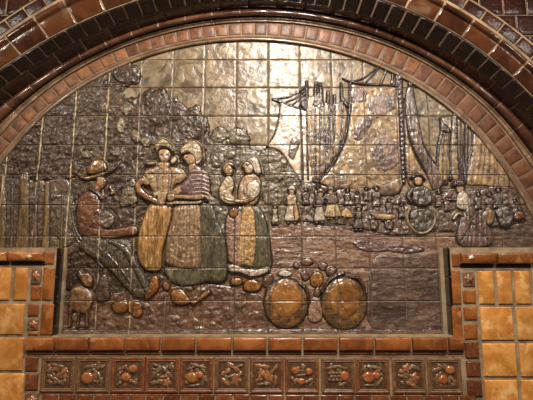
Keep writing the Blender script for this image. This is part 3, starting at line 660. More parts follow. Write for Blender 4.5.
# ---- hedge behind the women
R('hedge', jag=2.4, parent=mu, mat=m_bush, h=.005, R=4, base=.002, detail=leafy(.003, .005), poly=[(205, 152), (209, 140), (213, 131), (219, 127), (226, 128), (231, 132), (238, 127), (245, 130), (250, 138), (250, 147), (258, 150), (267, 148), (276, 150), (284, 155), (288, 164), (295, 170), (300, 178), (303, 192), (300, 218), (260, 232), (205, 240)])
for P in ([(211, 138), (214, 130), (221, 127), (228, 130), (229, 138), (224, 143), (215, 143)], [(228, 136), (233, 129), (240, 127), (246, 131), (250, 140), (247, 146), (236, 146), (229, 143)], [(209, 160), (212, 152), (220, 149), (225, 155), (224, 165), (214, 170)], [(257, 158), (262, 150), (272, 149), (282, 154), (287, 162), (285, 169), (272, 165), (262, 165)], [(262, 172), (266, 164), (276, 163), (284, 168), (286, 178), (276, 184), (265, 182)], [(283, 176), (290, 169), (297, 174), (301, 184), (296, 192), (286, 190)], [(262, 196), (268, 186), (280, 186), (286, 196), (280, 206), (266, 206)], [(212, 182), (218, 178), (222, 184), (220, 196), (213, 198), (210, 190)], [(226, 153), (232, 150), (238, 154), (234, 160), (227, 159)]):
    R('hedge_clump', jag=2.4, parent=mu, mat=m_bush, h=.009, R=6, base=.005, poly=P, detail=leafy(.004, .001))
# ---- ships
S1 = grp('sailing_ship', 'nearer ship at centre with dark rigging and pale hanging sail', 310, 180)
S2 = grp('sailing_ship', 'big ship with a broad golden sail hung from a slanting yard', 370, 190)
S3 = grp('sailing_ship', 'ship at right with furled mauve sails on three masts', 450, 180)
R('broad_sail', S2, m_sail, h=.005, R=5, base=.002, detail=both(rough(.003, 16, 16), folds(340, 80, 16, .0012, .004, 3)), poly=[(351, 85), (362, 86), (378, 86), (396, 87), (401, 100), (402, 140), (403, 176), (398, 190), (388, 195), (376, 190), (362, 190), (352, 190), (340, 184), (318, 183), (335, 163), (345, 142), (349, 120), (351, 100)], lines=[([(352, 95), (370, 110), (398, 128)], 2, -1, .15), ([(340, 160), (352, 150), (360, 162)], 2, -1, .2), ([(335, 180), (345, 165), (350, 170), (344, 182)], 2, -1, .3), ([(400, 150), (385, 170), (384, 188)], 2, -.8, .2)])
for P in ([(352, 90), (364, 89), (367, 97), (360, 104), (352, 102)], [(372, 98), (388, 92), (396, 100), (390, 114), (376, 118), (368, 108)], [(370, 150), (386, 140), (399, 148), (398, 166), (384, 172), (370, 166)], [(354, 128), (364, 118), (372, 122), (364, 136), (356, 142)]):
    R('sail_patch', S2, m_mauve, poly=P, jag=3, h=.003, R=5, base=.0068, ink=.0, detail=rough(.0015, 40, 40))
R('golden_sail_foot', S2, m_sail, h=.006, R=4, base=.004, poly=[(319, 182), (330, 172), (345, 176), (360, 178), (352, 186), (342, 190), (330, 188)], detail=rough(.003))
R('hull_sail', S2, m_sail, h=.008, R=5, base=.004, poly=[(372, 180), (384, 184), (398, 178), (403, 184), (398, 194), (386, 197), (376, 192)], detail=folds(380, 170, 5, .001, 0))
R('left_sail', S1, m_palesail, h=.006, R=4, base=.002, detail=rough(.003, 20, 20), poly=[(281, 103), (292, 106), (303, 110), (312, 112), (313, 150), (314, 180), (300, 182), (290, 166), (282, 154), (274, 149), (267, 146), (273, 137), (278, 122)], lines=[([(300, 108), (299, 140), (300, 178)], 1.4, -1, .3)])
R('sail_patch', S1, m_mauve, poly=[(290, 143), (294, 138), (300, 142), (297, 152), (293, 160), (288, 156)], h=.003, R=3, base=.0085, ink=.1)
R('furled_sail', S1, m_sail, h=.007, R=4, base=.003, detail=folds(320, 90, 5, .002, 0, 1), poly=[(306, 104), (314, 96), (324, 102), (334, 104), (342, 102), (347, 112), (346, 130), (340, 150), (330, 166), (318, 181), (311, 180), (307, 150)])
for P in ([(301, 112, 1.4), (302, 145, 1.6), (303, 180, 1.8)], [(306.5, 82, 1.6), (307, 110, 2.2), (307, 145, 2), (308, 180, 2)], [(316, 83, 1.4), (315, 100, 2.6), (315, 130, 3), (316, 182, 2.4)], [(320, 84, 1.8), (321, 100, 3), (320, 130, 2.2), (319, 180, 2)], [(328, 92, 1.6), (327.5, 115, 3), (327, 145, 3), (324, 172, 2)], [(334.5, 96, 1.4), (334, 120, 2.4), (333, 150, 2.2), (330, 166, 1.6)], [(341, 84, 1.4), (342, 110, 2.4), (341, 135, 2.4), (337, 156, 1.6)]):
    R('mast', S1, m_rig, stroke=[(q[0], q[1], q[2]*1.35) for q in P], h=.005, R=2, base=.007, step=.0022)
for P in ([(311.5, 112, 1.6), (312, 140, 2.2), (314, 176, 2)], [(324, 108, 2), (324, 140, 2.4), (321, 174, 2)], [(330.5, 112, 2), (330, 140, 2.2), (327, 166, 1.8)], [(337.5, 110, 1.8), (337.5, 135, 2), (334, 158, 1.6)]):
    R('hanging_sail', S1, m_mauve, stroke=[(q[0], q[1], q[2]*1.3) for q in P], h=.005, R=2, base=.006, step=.0022)
R('sail_edge', S1, m_rig, stroke=[(350, 82, 2), (349.5, 105, 1.8), (347, 128, 1.8), (340, 150, 1.8), (330, 168, 2), (317, 183, 2.4)], h=.004, R=2, base=.007, step=.0022)
R('sail_edge', S1, m_rig, stroke=[(281, 102, 1.6), (279, 120, 1.4), (274, 136, 1.4), (267, 147, 1.8)], h=.003, R=2, base=.004, step=.0022)
R('sail_edge', S1, m_rig, stroke=[(309, 130, 1.4), (311, 155, 1.4), (317, 183, 2)], h=.003, R=2, base=.008, step=.0022)
R('boom', S1, m_rig, stroke=[(273, 99.5, 2.6), (285, 104, 2.8), (296, 108, 2.6), (304, 110, 2.2)], h=.006, R=2, base=.004, step=.0022)
for P in ([(274, 99, 1.6), (288, 97, 1.8), (299, 92, 1.8), (306, 86, 2)], [(284, 103, 1.2), (296, 98, 1.8), (305, 90, 1.6)], [(291, 106, 1.4), (300, 99, 1.8), (306, 92, 1.4)], [(298, 108, 1.6), (303, 102, 1.6), (307, 96, 1.4)]):
    R('rigging_rope', S1, m_rig, stroke=P, h=.004, R=2, base=.004, step=.0022)
for P in ([(312, 106), (315, 96), (319, 93), (322, 99), (325, 106), (320, 110), (315, 108)], [(340, 92), (343, 97), (347, 103), (349, 108), (345, 107), (341, 102)], [(329, 108), (333, 104), (336, 108), (333, 114), (330, 113)], [(300, 104), (305, 100), (308, 106), (305, 112)]):
    R('gathered_sail', S1, m_rig, poly=P, h=.007, R=2.5, base=.006, step=.0024, detail=rough(.002, 90, 90))
R('yard', S2, m_rig, stroke=[(343, 79, 2.2), (350, 82, 2.8), (365, 84.5, 2.6), (380, 85.5, 2.8), (397, 86.5, 2.4)], h=.006, R=2, base=.005, step=.0022)
for P in ([(350, 82, 1.4), (362, 79, 1.6), (372, 72, 1.6), (378, 66, 1.6)], [(365, 83, 1.2), (372, 76, 1.2), (379, 68, 1.2)], [(381, 83, 2.2), (384, 76, 2), (386, 69, 1.8)], [(391.5, 84, 2.4), (392.5, 78, 2.2), (392.5, 72, 2)]):
    R('rigging_rope', S2, m_rig, stroke=P, h=.004, R=2, base=.004, step=.0022, clip=arc_clip)
R('mast', S2, m_rig, stroke=[(399, 70, 7), (399.5, 90, 6.5), (401, 120, 6), (402, 150, 5.5), (403, 182, 5)], h=.010, R=3, base=.005, step=.0024, detail=lambda X, Z: .0016*np.sin(pxy(X, Z)[1]*1.3+pxy(X, Z)[0]*.8), clip=arc_clip)
R('mast', S2, m_rig, stroke=[(396, 74, 2), (396.5, 86, 2), (397, 100, 1.6)], h=.006, R=2, base=.005, step=.0024, clip=arc_clip)
R('draped_sail', S3, m_mauve, h=.008, R=4, base=.004, detail=folds(410, 80, 4.5, .0022, .0, 1.5), poly=[(409, 84), (413, 88), (415, 100), (418, 118), (421, 138), (427, 153), (434, 163), (440, 170), (442, 186), (432, 190), (424, 172), (414, 152), (408, 134), (405, 112), (405, 96)], clip=arc_clip)
R('golden_sail', S3, m_sail, h=.004, R=4, base=.003, detail=folds(410, 120, 6, .0018, .002, 2), poly=[(405, 120), (409, 140), (417, 160), (428, 178), (434, 190), (420, 190), (408, 184), (405, 160)])
R('golden_sail', S3, m_sail, h=.004, R=4, base=.0015, detail=folds(495, 120, 8, .0022, .01, 2), poly=[(474, 134), (482, 136), (492, 148), (503, 163), (510, 182), (505, 190), (484, 186), (464, 184), (470, 165)], clip=arc_clip)
R('sail_edge', S3, m_rig, stroke=[(409, 84, 2.4), (413, 100, 2), (417, 120, 1.6), (421, 140, 1.6), (428, 155, 1.4), (436, 166, 1.4)], h=.004, R=2, base=.010, step=.0022, clip=arc_clip)
R('rigging_rope', S3, m_rig, stroke=[(405, 100, 1.4), (408, 92, 1.6), (411, 84, 1.6)], h=.004, R=2, base=.008, step=.0022)
R('furled_sail', S3, m_sail, h=.006, R=3, base=.004, detail=folds(445, 90, 3.5, .0015, 0), poly=[(441, 124), (446, 130), (450, 134), (449, 150), (449, 178), (438, 180), (436, 165), (438, 145)])
R('furled_sail', S3, m_sail, h=.006, R=3, base=.004, detail=folds(455, 90, 3.5, .0015, 0), poly=[(452, 116), (456, 116), (457, 140), (459, 176), (451, 178), (450, 150)])
for P in ([(440, 119, 1.6), (442, 130, 3), (438, 150, 2.2), (437, 184, 2.4)], [(455, 112, 2.4), (455, 130, 3), (456, 150, 2), (458, 182, 2.2)], [(451, 132, 1.4), (450, 150, 1.4), (450, 180, 1.6)], [(466, 124, 2.4), (466, 140, 2.6), (465.5, 160, 2.4), (465, 182, 2.4)]):
    R('mast', S3, m_rig, stroke=[(q[0], q[1], q[2]*1.35) for q in P], h=.006, R=2, base=.006, step=.0022)
for P in ([(443, 134, 3), (442, 155, 3), (442, 184, 3)], [(446.5, 134, 2), (446, 160, 2.6), (446, 184, 2.6)], [(461, 140, 1.6), (461.5, 165, 2), (462, 184, 2)]):
    R('hanging_sail', S3, m_mauve, stroke=P, h=.006, R=2, base=.006, step=.0022)
R('gathered_sail', S3, m_rig, poly=[(440, 121), (444, 124), (449, 128), (449, 134), (444, 134), (440, 132)], h=.008, R=2.5, base=.006, step=.0024)
R('sail_edge', S3, m_rig, stroke=[(468, 123, 1.4), (472, 132, 1.8), (472, 146, 1.6), (468, 162, 1.4), (466, 172, 1.4)], h=.004, R=2, base=.004, step=.0022)
R('sail_edge', S3, m_rig, stroke=[(461, 117, 1.2), (464, 123, 1.6), (468, 126, 1.4)], h=.004, R=2, base=.005, step=.0022)
# ---- ground
R('far_shore', mu, m_water, h=.003, R=3, base=.001, step=.0045, clip=arc_clip, detail=both(rough(.004, 30, 50), ripple(.001, 6)), poly=[(296, 182), (330, 188), (380, 196), (420, 190), (460, 188), (500, 186), (520, 190), (560, 215), (560, 345), (372, 345), (372, 270), (300, 225), (290, 200)])
R('quay', mu, m_ground, h=.004, R=3, base=.003, step=.0045, detail=both(ripple(.0016, 7), rough(.003, 12, 26)), poly=[(262, 225), (285, 222), (330, 226), (362, 232), (400, 236), (445, 232), (470, 240), (460, 262), (444, 276), (444, 345), (240, 345), (230, 290), (262, 270)], lines=[([(274, 230), (284, 226), (294, 229)], 3, 2.5), ([(306, 231), (314, 229), (322, 232)], 3, 2.2), ([(344, 243), (350, 241), (354, 242)], 3, 2.5)])
R('shore_water', mu, m_water, h=.003, R=3, base=.008, step=.0045, detail=both(ripple(.0008, 9), rough(.0035, 12, 20)), poly=[(372, 262), (400, 255), (444, 250), (446, 250), (446, 330), (372, 330)], ink=.1)
R('nets_on_quay', mu, m_plum, h=.004, R=3, base=.008, detail=both(rough(.005, 60, 90), ripple(.002, 4)), poly=[(352, 243), (362, 240), (378, 242), (392, 243), (410, 244), (424, 250), (410, 254), (390, 252), (372, 252), (360, 250)], ink=.7)
R('cobbles', mu, m_cob, h=.004, R=3, base=.004, step=.0034, detail=lambda X, Z: .006*samp(COB, X, Z)+.002*fbm(X*60, Z*60), poly=[(58, 300), (90, 296), (130, 290), (170, 286), (215, 284), (250, 292), (268, 300), (266, 330), (240, 345), (58, 345)])
R('bottom_kerb', mu, m_ground, h=.005, R=2, base=.012, detail=rough(.004, 50, 50), poly=[(58, 329), (160, 329.5), (300, 328.5), (446, 329), (446, 345), (58, 345)], smooth=False)

# ---- the seated man
M = grp('seated_man', 'man in a wide ochre hat and russet jacket seated under the trees', 95, 250)
R('trousers', M, m_trouser, h=.010, R=6, base=.010, detail=both(folds(110, 230, 7, .002, 0, 2), rough(.003)), poly=[(84, 236), (100, 236), (116, 238), (130, 240), (134, 252), (140, 268), (148, 286), (150, 296), (138, 298), (126, 288), (114, 274), (102, 264), (90, 256), (80, 248)])
R('jacket', M, m_jacket, h=.016, R=7, base=.010, detail=rough(.003, 30, 30), poly=[(78, 208), (79, 200), (84, 194), (91, 191), (98, 194), (102, 201), (103, 212), (106, 222), (108, 230), (104, 238), (93, 240), (84, 236), (78, 226), (77, 216)], lines=[([(82, 222), (92, 228), (104, 230)], 2, -2, .5), ([(100, 200), (96, 212), (98, 226)], 1.6, -1.5, .4)])
R('sleeve', M, m_jacket, h=.010, R=4, base=.014, detail=rough(.002), poly=[(100, 228), (112, 229), (124, 227), (137, 226), (138, 235), (126, 237), (112, 239), (102, 238)])
R('held_basket', M, m_crowd, h=.009, R=4, base=.018, detail=lumps(.004), poly=[(97, 214), (102, 210), (110, 211), (116, 216), (116, 224), (110, 229), (102, 228), (97, 222)])
R('neck', M, m_arm, h=.010, R=3, base=.009, poly=[(98, 176), (104, 177), (108, 181), (107, 187), (103, 190), (99, 194), (95, 190), (97, 182)], bumps=[(106, 182, 1.5, 1.5, 2), (104, 181, 1, .8, -1.5, 0, .6)])
R('pipe_hand', M, m_skin, h=.008, R=2, base=.012, poly=[(109, 188), (112, 186), (114, 190), (116, 193), (114, 196), (110, 195), (112, 192)])
R('hat_brim', M, m_hat, h=.008, R=3, base=.014, poly=[(78, 175), (84, 176.5), (93, 176), (102, 173), (110, 171), (117, 167), (121, 162), (119, 168), (114, 172), (106, 176), (98, 179), (90, 181), (83, 180)])
R('hat_crown', M, m_hat, h=.013, R=5, base=.014, poly=[(88, 173), (90, 167), (94, 161), (100, 159), (106, 162), (109, 168), (107, 172), (100, 174), (92, 176)], lines=[([(89, 173), (98, 172), (108, 168)], 1.4, -1.2, .4)])
R('cloak_hem', M, m_trouser, stroke=[(75, 198, 2.4), (73, 212, 3), (76, 228, 3), (84, 242, 3), (96, 252, 3.5), (108, 262, 3), (124, 278, 2.5)], h=.008, R=2.5, base=.010)
R('cloak_hem', M, m_leaf, stroke=[(72, 222, 2), (78, 240, 2.6), (90, 252, 3), (104, 268, 3)], h=.007, R=2.5, base=.010)
R('cloth_bundle', M, m_bush, h=.010, R=6, base=.011, detail=rough(.004, 40, 40), poly=[(104, 243), (112, 239), (124, 239), (130, 246), (128, 256), (118, 258), (108, 254)])
R('leg_fold', M, m_trouser, stroke=[(112, 242, 6), (126, 250, 7), (136, 266, 7), (144, 282, 6), (148, 292, 4)], h=.007, R=4, base=.018, detail=rough(.003))
R('leg_fold', M, m_wood, stroke=[(98, 246, 3), (112, 258, 4), (124, 272, 4), (134, 286, 3)], h=.006, R=3, base=.017)
R('collar', M, m_trouser, stroke=[(92, 190, 3), (98, 193, 3.5), (103, 199, 3)], h=.006, R=2, base=.024)
# ---- dog
Dg = grp('dog', 'tan dog sitting on the cobbles at the lower left corner', 80, 326)
R('body', Dg, m_dog, h=.012, R=6, base=.012, detail=rough(.003, 40, 40), poly=[(70, 298), (72, 290), (78, 285), (85, 286), (92, 291), (95, 299), (92, 308), (88, 314), (78, 312), (71, 308)])
R('head', Dg, m_dog, h=.014, R=4, base=.014, poly=[(80, 274), (84, 272), (90, 272), (94, 276), (95, 282), (93, 287), (87, 287), (83, 282)], bumps=[(93, 282, 2, 1.5, 2.5), (90, 278, .9, .9, -1.5, 0, .8)])
R('ear', Dg, m_wood, h=.007, R=2, base=.018, poly=[(79, 272), (82, 270), (85, 275), (83, 279), (80, 277)])
for P in ([(73, 302, 5), (72, 314, 4), (71, 325, 4.5)], [(80, 306, 4), (80, 316, 3.4), (79, 326, 4)], [(88, 304, 5), (88, 316, 4), (88, 325, 4.5)]):
    R('leg', Dg, m_dog, stroke=P, h=.010, R=3, base=.012)
R('standing_stone', mu, m_wood, h=.009, R=5, base=.011, detail=rough(.003), poly=[(97, 300), (98, 286), (101, 277), (106, 274), (110, 282), (111, 298), (104, 302)])
for P in ([(112, 306), (117, 301), (126, 300), (130, 306), (126, 313), (117, 313)], [(128, 302), (134, 300), (142, 303), (143, 310), (137, 314), (129, 312)], [(132, 312), (138, 306), (144, 310), (142, 316), (136, 318)]):
    R('fallen_fruit', mu, m_clog, h=.008, R=4, base=.012, poly=P)
# ---- woman in front view
A = grp('woman', 'woman in a cream winged cap and golden skirt, left of the linked pair', 156, 270)
R('skirt', A, m_gold, h=.017, R=8, base=.012, detail=folds(156, 205, 6.5, .0026, .004, .8), poly=[(150, 205), (158, 203), (168, 204), (173, 208), (172, 222), (168, 236), (164, 252), (163, 268), (157, 272), (148, 271), (141, 264), (138, 252), (139, 236), (144, 218)])
R('bodice', A, m_bodice, h=.016, R=6, base=.014, detail=rough(.002), poly=[(150, 172), (156, 167), (162, 166), (170, 167), (178, 168), (185, 173), (184, 180), (175, 188), (172, 198), (165, 202), (158, 200), (153, 192), (149, 183)], lines=[([(161, 168), (158, 178), (159, 192)], 1.5, -3, .9), ([(171, 168), (173, 180), (171, 192)], 1.5, -3, .9), ([(165, 170), (164, 182), (165, 198)], 1.2, -2, .5), ([(150, 186), (154, 192), (158, 198)], 1.4, -2, .7)])
R('sleeve', A, m_bodice, h=.012, R=4, base=.020, detail=rough(.004, 60, 60), poly=[(144, 176), (149, 170), (155, 169), (158, 175), (155, 182), (149, 187), (144, 185)], lines=[([(146, 177), (150, 181), (155, 181)], 1.2, -2, .8), ([(148, 172), (151, 176), (156, 176)], 1, -1.5, .5)])
R('sleeve', A, m_bodice, h=.010, R=4, base=.016, detail=rough(.003, 60, 60), poly=[(174, 170), (180, 168), (186, 172), (188, 178), (182, 184), (175, 184)], lines=[([(176, 173), (181, 178), (180, 183)], 1.2, -2, .7)])
R('arm', A, m_arm, stroke=[(143, 182, 8), (139.5, 188, 7.5), (144, 195, 7.5), (153, 200, 7), (160, 204, 6.5), (164, 205, 6)], h=.012, R=3.5, base=.021)
R('hand', A, m_skin, h=.008, R=2.5, base=.026, poly=[(160, 194), (164, 192), (169, 194), (168, 200), (166, 206), (161, 206), (158, 201)], lines=[([(161, 202), (166, 203)], .8, -1, .4), ([(162, 198), (167, 199)], .8, -1, .4)])
R('apron_string', A, m_cream, h=.005, R=2, base=.028, poly=[(154, 194), (159, 191), (163, 193), (161, 197), (156, 199)])
R('collar', A, m_cream, h=.007, R=2, base=.022, poly=[(147, 164), (151, 162.5), (156, 163), (157, 166), (152, 167), (147, 166)])
R('collar', A, m_cream, h=.007, R=2, base=.022, poly=[(171, 163), (174, 158), (178, 158), (178, 163), (174, 166)])
R('neck', A, m_skin, h=.012, R=3, base=.018, poly=[(160, 163), (170, 163), (171, 169), (165, 173), (159, 169)])
R('head', A, m_skin, h=.014, R=4, base=.020, poly=[(159, 154), (161, 151), (166, 150), (171, 152), (172, 158), (170, 163), (166, 166), (162, 164), (160, 160)], bumps=[(166, 159.5, 1, 2.2, 3), (163.3, 157, 1.35, .95, -2, 0, 1.4), (168.8, 157, 1.35, .95, -2, 0, 1.4), (166.2, 163, 1.8, .75, -1.6, 0, 1.1), (163, 161, 1.5, 1.5, .8), (169.5, 161, 1.5, 1.5, .8)])
R('cap', A, m_cream, h=.014, R=3.5, base=.022, detail=folds(165, 140, 4, .0012, 0), poly=[(157, 152), (156, 147), (159, 143), (161, 141), (165, 140), (169, 142), (171, 144), (174, 148), (174, 154), (171, 152), (165, 150), (160, 152), (158, 157)], lines=[([(156, 149), (165, 147), (174, 150)], 1, -1.2, .4)])
R('cap_band', A, m_cream, stroke=[(156.5, 150, 2.4), (161, 148, 3), (166, 147.5, 3), (171, 149, 3), (174.5, 153, 2.2)], h=.006, R=2, base=.032)
# ---- woman in profile
B = grp('woman', 'woman in profile with a pale cap and striped shawl, right of the linked pair', 196, 285)
R('underskirt', B, m_green, h=.010, R=6, base=.011, detail=folds(212, 205, 6, .0026, .006, 1), poly=[(200, 206), (206, 203), (213, 206), (219, 222), (226, 240), (228, 258), (227, 277), (222, 282), (208, 282), (200, 284), (188, 286), (176, 284), (168, 278), (165, 268), (180, 262), (196, 240)])
R('apron', B, m_taupe, h=.017, R=7, base=.014, detail=both(folds(188, 205, 8, .002, .004, 1.5), rough(.002, 60, 60)), poly=[(174, 208), (182, 205), (192, 204), (201, 206), (203, 222), (203, 245), (202, 268), (190, 270), (178, 268), (167, 264), (166, 250), (168, 234), (172, 220)], lines=[([(172, 250), (184, 257), (198, 256)], 1.4, 1.4), ([(171, 256), (184, 262), (200, 260)], 1.4, 1.4), ([(176, 245), (186, 250), (198, 248)], 1.2, 1.2)])
R('shawl', B, m_maroon, h=.018, R=7, base=.015, poly=[(186, 180), (190, 172), (196, 165), (203, 168), (209, 175), (211, 184), (210, 193), (206, 199), (199, 202), (190, 200), (183, 196), (178, 190), (182, 184)])
for k in range(7):
    x, y = 193+k*.6, 171+k*4.1
    R('shawl_stripe', B, m_stripe, stroke=[(x-1-k*.2, y+2.5, 1.1), (x+4, y+1.5, 1.6), (x+9+k*.2, y+2, 1.7), (min(x+14+k*.2, 208.5), y+4, 1.2)], h=.0035, R=1.6, base=.0335, step=.0022, ink=.2)
R('bodice', B, m_bodice, h=.010, R=4, base=.020, poly=[(170, 194), (176, 188), (184, 184), (190, 182), (194, 186), (190, 191), (182, 195), (174, 198)], detail=rough(.003, 60, 60))
R('arm', B, m_skin, stroke=[(203, 198, 7), (196, 198.5, 6.5), (186, 198, 6), (176, 198, 5.5), (172, 198.5, 4.5)], h=.012, R=3, base=.026)
R('hand', B, m_skin, h=.009, R=2.5, base=.030, poly=[(168, 197), (171, 194), (176, 195), (177, 200), (173, 203), (169, 202)], lines=[([(169, 199), (174, 199)], .8, -1, .4)])
R('sash', B, m_cream, h=.006, R=2, base=.026, poly=[(168, 203), (180, 201.5), (194, 202), (203, 201), (201, 205), (188, 206), (176, 206), (169, 207)])
R('head', B, m_skin, h=.013, R=3.5, base=.022, poly=[(184, 157), (188, 155), (193, 155), (197, 158), (197, 164), (192, 167), (188, 166), (186, 163), (184, 161)], bumps=[(185, 160.5, 1, 1.3, 1.5), (188, 159.3, 1.3, .9, -2, 0, 1.4), (187, 164, 1.3, .5, -1, 0, .9)])
R('neck', B, m_skin, h=.008, R=3, base=.022, poly=[(190, 163), (197, 162), (199, 168), (193, 174), (189, 172)])
R('cap', B, m_cream, h=.016, R=4, base=.024, detail=folds(192, 140, 5, .0014, 0, 1.2), poly=[(181, 153), (182, 149), (186, 146), (189, 143), (195, 142), (200, 145), (203, 150), (204, 157), (201, 163), (197, 164), (194, 159), (189, 155), (183, 157)], lines=[([(183, 152), (192, 150), (202, 153)], 1, -1.4, .4), ([(195, 157), (199, 152), (203, 152)], .9, -1, .3)])
R('cap_lappet', B, m_white, h=.006, R=2, base=.030, poly=[(198, 157), (203, 155), (204, 160), (200, 166), (196, 165)])
# clogs
for nm, P in (('left', [(145, 296), (148, 288), (151, 280), (154, 275), (159, 276), (161, 282), (160, 289), (155, 295), (148, 300)]), ('mid', [(172, 300), (171, 293), (174, 289), (180, 288), (186, 291), (190, 297), (192, 302), (184, 305), (176, 304)]), ('right', [(190, 300), (197, 298), (203, 292), (210, 289), (212, 293), (207, 297), (200, 302), (193, 305)])):
    R('wooden_clog', A if nm == 'left' else B, m_clog, h=.015, R=4.5, base=.013, poly=P, bumps=[(sum(p[0] for p in P)/len(P)+1, sum(p[1] for p in P)/len(P)-4, 2, 1.5, -2)])
R('wooden_clog', A, m_clog, h=.010, R=3, base=.013, poly=[(163, 284), (167, 281), (171, 285), (170, 290), (165, 290)])
# ---- mother and baby
Cc = grp('woman', 'woman in a white cap carrying a baby, wearing an amber apron', 248, 290)
R('skirt', Cc, m_green, h=.011, R=6, base=.011, detail=folds(256, 205, 5, .0026, .004, .8), poly=[(240, 206), (256, 206), (263, 212), (268, 228), (271, 248), (272, 266), (262, 270), (245, 270), (230, 266), (226, 250), (226, 230), (230, 214)])
R('apron', Cc, m_pink, h=.011, R=5, base=.016, detail=rough(.004, 80, 80), poly=[(227, 216), (234, 212), (242, 212), (243, 230), (242, 250), (243, 265), (236, 266), (229, 262), (227, 248), (225, 232)], lines=[([(236, 216), (234, 240), (235, 262)], 1.2, -1.6, .4)])
R('apron', Cc, m_yellow, h=.012, R=5, base=.017, detail=both(rough(.004, 80, 80), folds(248, 205, 6, .0015, .002)), poly=[(242, 210), (249, 206), (254, 209), (256, 222), (257, 240), (256, 256), (253, 267), (245, 266), (238, 262), (238, 245), (240, 226)])
R('hem', Cc, m_white, h=.008, R=3, base=.016, detail=folds(250, 250, 4, .0015, 0, 3), poly=[(228, 265), (236, 264), (245, 268), (256, 269), (268, 266), (270, 271), (260, 276), (250, 277), (240, 273), (230, 272)])
R('purse', Cc, m_clog, h=.009, R=3, base=.022, poly=[(229, 212), (233, 208), (238, 209), (239, 215), (235, 219), (230, 218)])
R('shoulders', Cc, m_bodice, h=.013, R=5, base=.014, detail=rough(.003), poly=[(241, 180), (246, 175), (254, 174), (260, 178), (262, 188), (260, 198), (255, 206), (244, 207), (238, 202), (238, 190)], lines=[([(245, 178), (243, 188), (245, 198)], 1.4, -2.5, .8), ([(250, 176), (252, 180), (258, 181)], 1.2, -2, .6)])
R('sleeve', Cc, m_white, h=.014, R=5, base=.021, poly=[(246, 190), (248, 184), (254, 181), (260, 184), (261, 192), (258, 198), (252, 200), (247, 197)], lines=[([(249, 188), (253, 186), (257, 188)], .9, -.8, .2)])
R('arm', Cc, m_skin, stroke=[(253, 199, 6), (246, 202, 5.5), (238, 202, 5), (230, 201, 4.5), (225, 199, 4)], h=.010, R=2.5, base=.024)
R('head', Cc, m_skin, h=.012, R=3, base=.018, poly=[(243, 165), (246, 162), (251, 163), (254, 168), (253, 174), (249, 176), (245, 174), (244, 170), (242, 168)], bumps=[(243.6, 168.5, .9, 1.2, 1.5), (246.6, 167.2, 1.3, .9, -2, 0, 1.4), (245.6, 172.3, 1.3, .5, -1, 0, .9)])
R('cap', Cc, m_white, h=.014, R=4, base=.022, poly=[(246, 163), (249, 159), (255, 157), (259, 161), (261, 168), (262, 174), (258, 177), (254, 174), (252, 168), (249, 165)], lines=[([(250, 162), (255, 167), (257, 174)], 1, -1.2, .3)])
for P in ([(231, 284), (231, 279), (236, 277), (242, 278), (243, 283), (238, 286)], [(243, 288), (245, 281), (252, 279), (259, 281), (262, 286), (258, 291), (248, 292)]):
    R('shoe', Cc, m_clog, h=.010, R=3.5, base=.013, poly=P)
Bb = grp('baby', 'small child in pale dress held on the mother\'s arm', 230, 202)
R('dress', Bb, m_cream, h=.012, R=4, base=.020, detail=rough(.004, 60, 60), poly=[(224, 180), (229, 176), (234, 180), (235, 188), (233, 195), (238, 199), (232, 203), (222, 200), (219, 192), (221, 185)], lines=[([(224, 186), (229, 189), (234, 187)], 1, -1.5, .6), ([(222, 193), (228, 196), (234, 195)], 1, -1.5, .6)])
R('head', Bb, m_skin, h=.014, R=3.5, base=.021, poly=[(225, 169), (228, 166), (232, 167), (234, 171), (233, 176), (229, 178), (225, 175)], bumps=[(231.5, 171.5, .8, .7, -1.2, 0, 1), (232.3, 174.5, 1, .5, -1, 0, .9), (233.5, 172.5, .7, .9, 1.2)])
R('bonnet', Bb, m_taupe, h=.010, R=2.5, base=.025, poly=[(223, 171), (224, 166), (229, 163), (234, 165), (235, 169), (230, 168), (227, 171), (226, 176)])
R('shawl', Bb, m_white, h=.009, R=3, base=.022, poly=[(219, 194), (222, 190), (227, 196), (234, 200), (238, 205), (228, 205), (221, 201)])

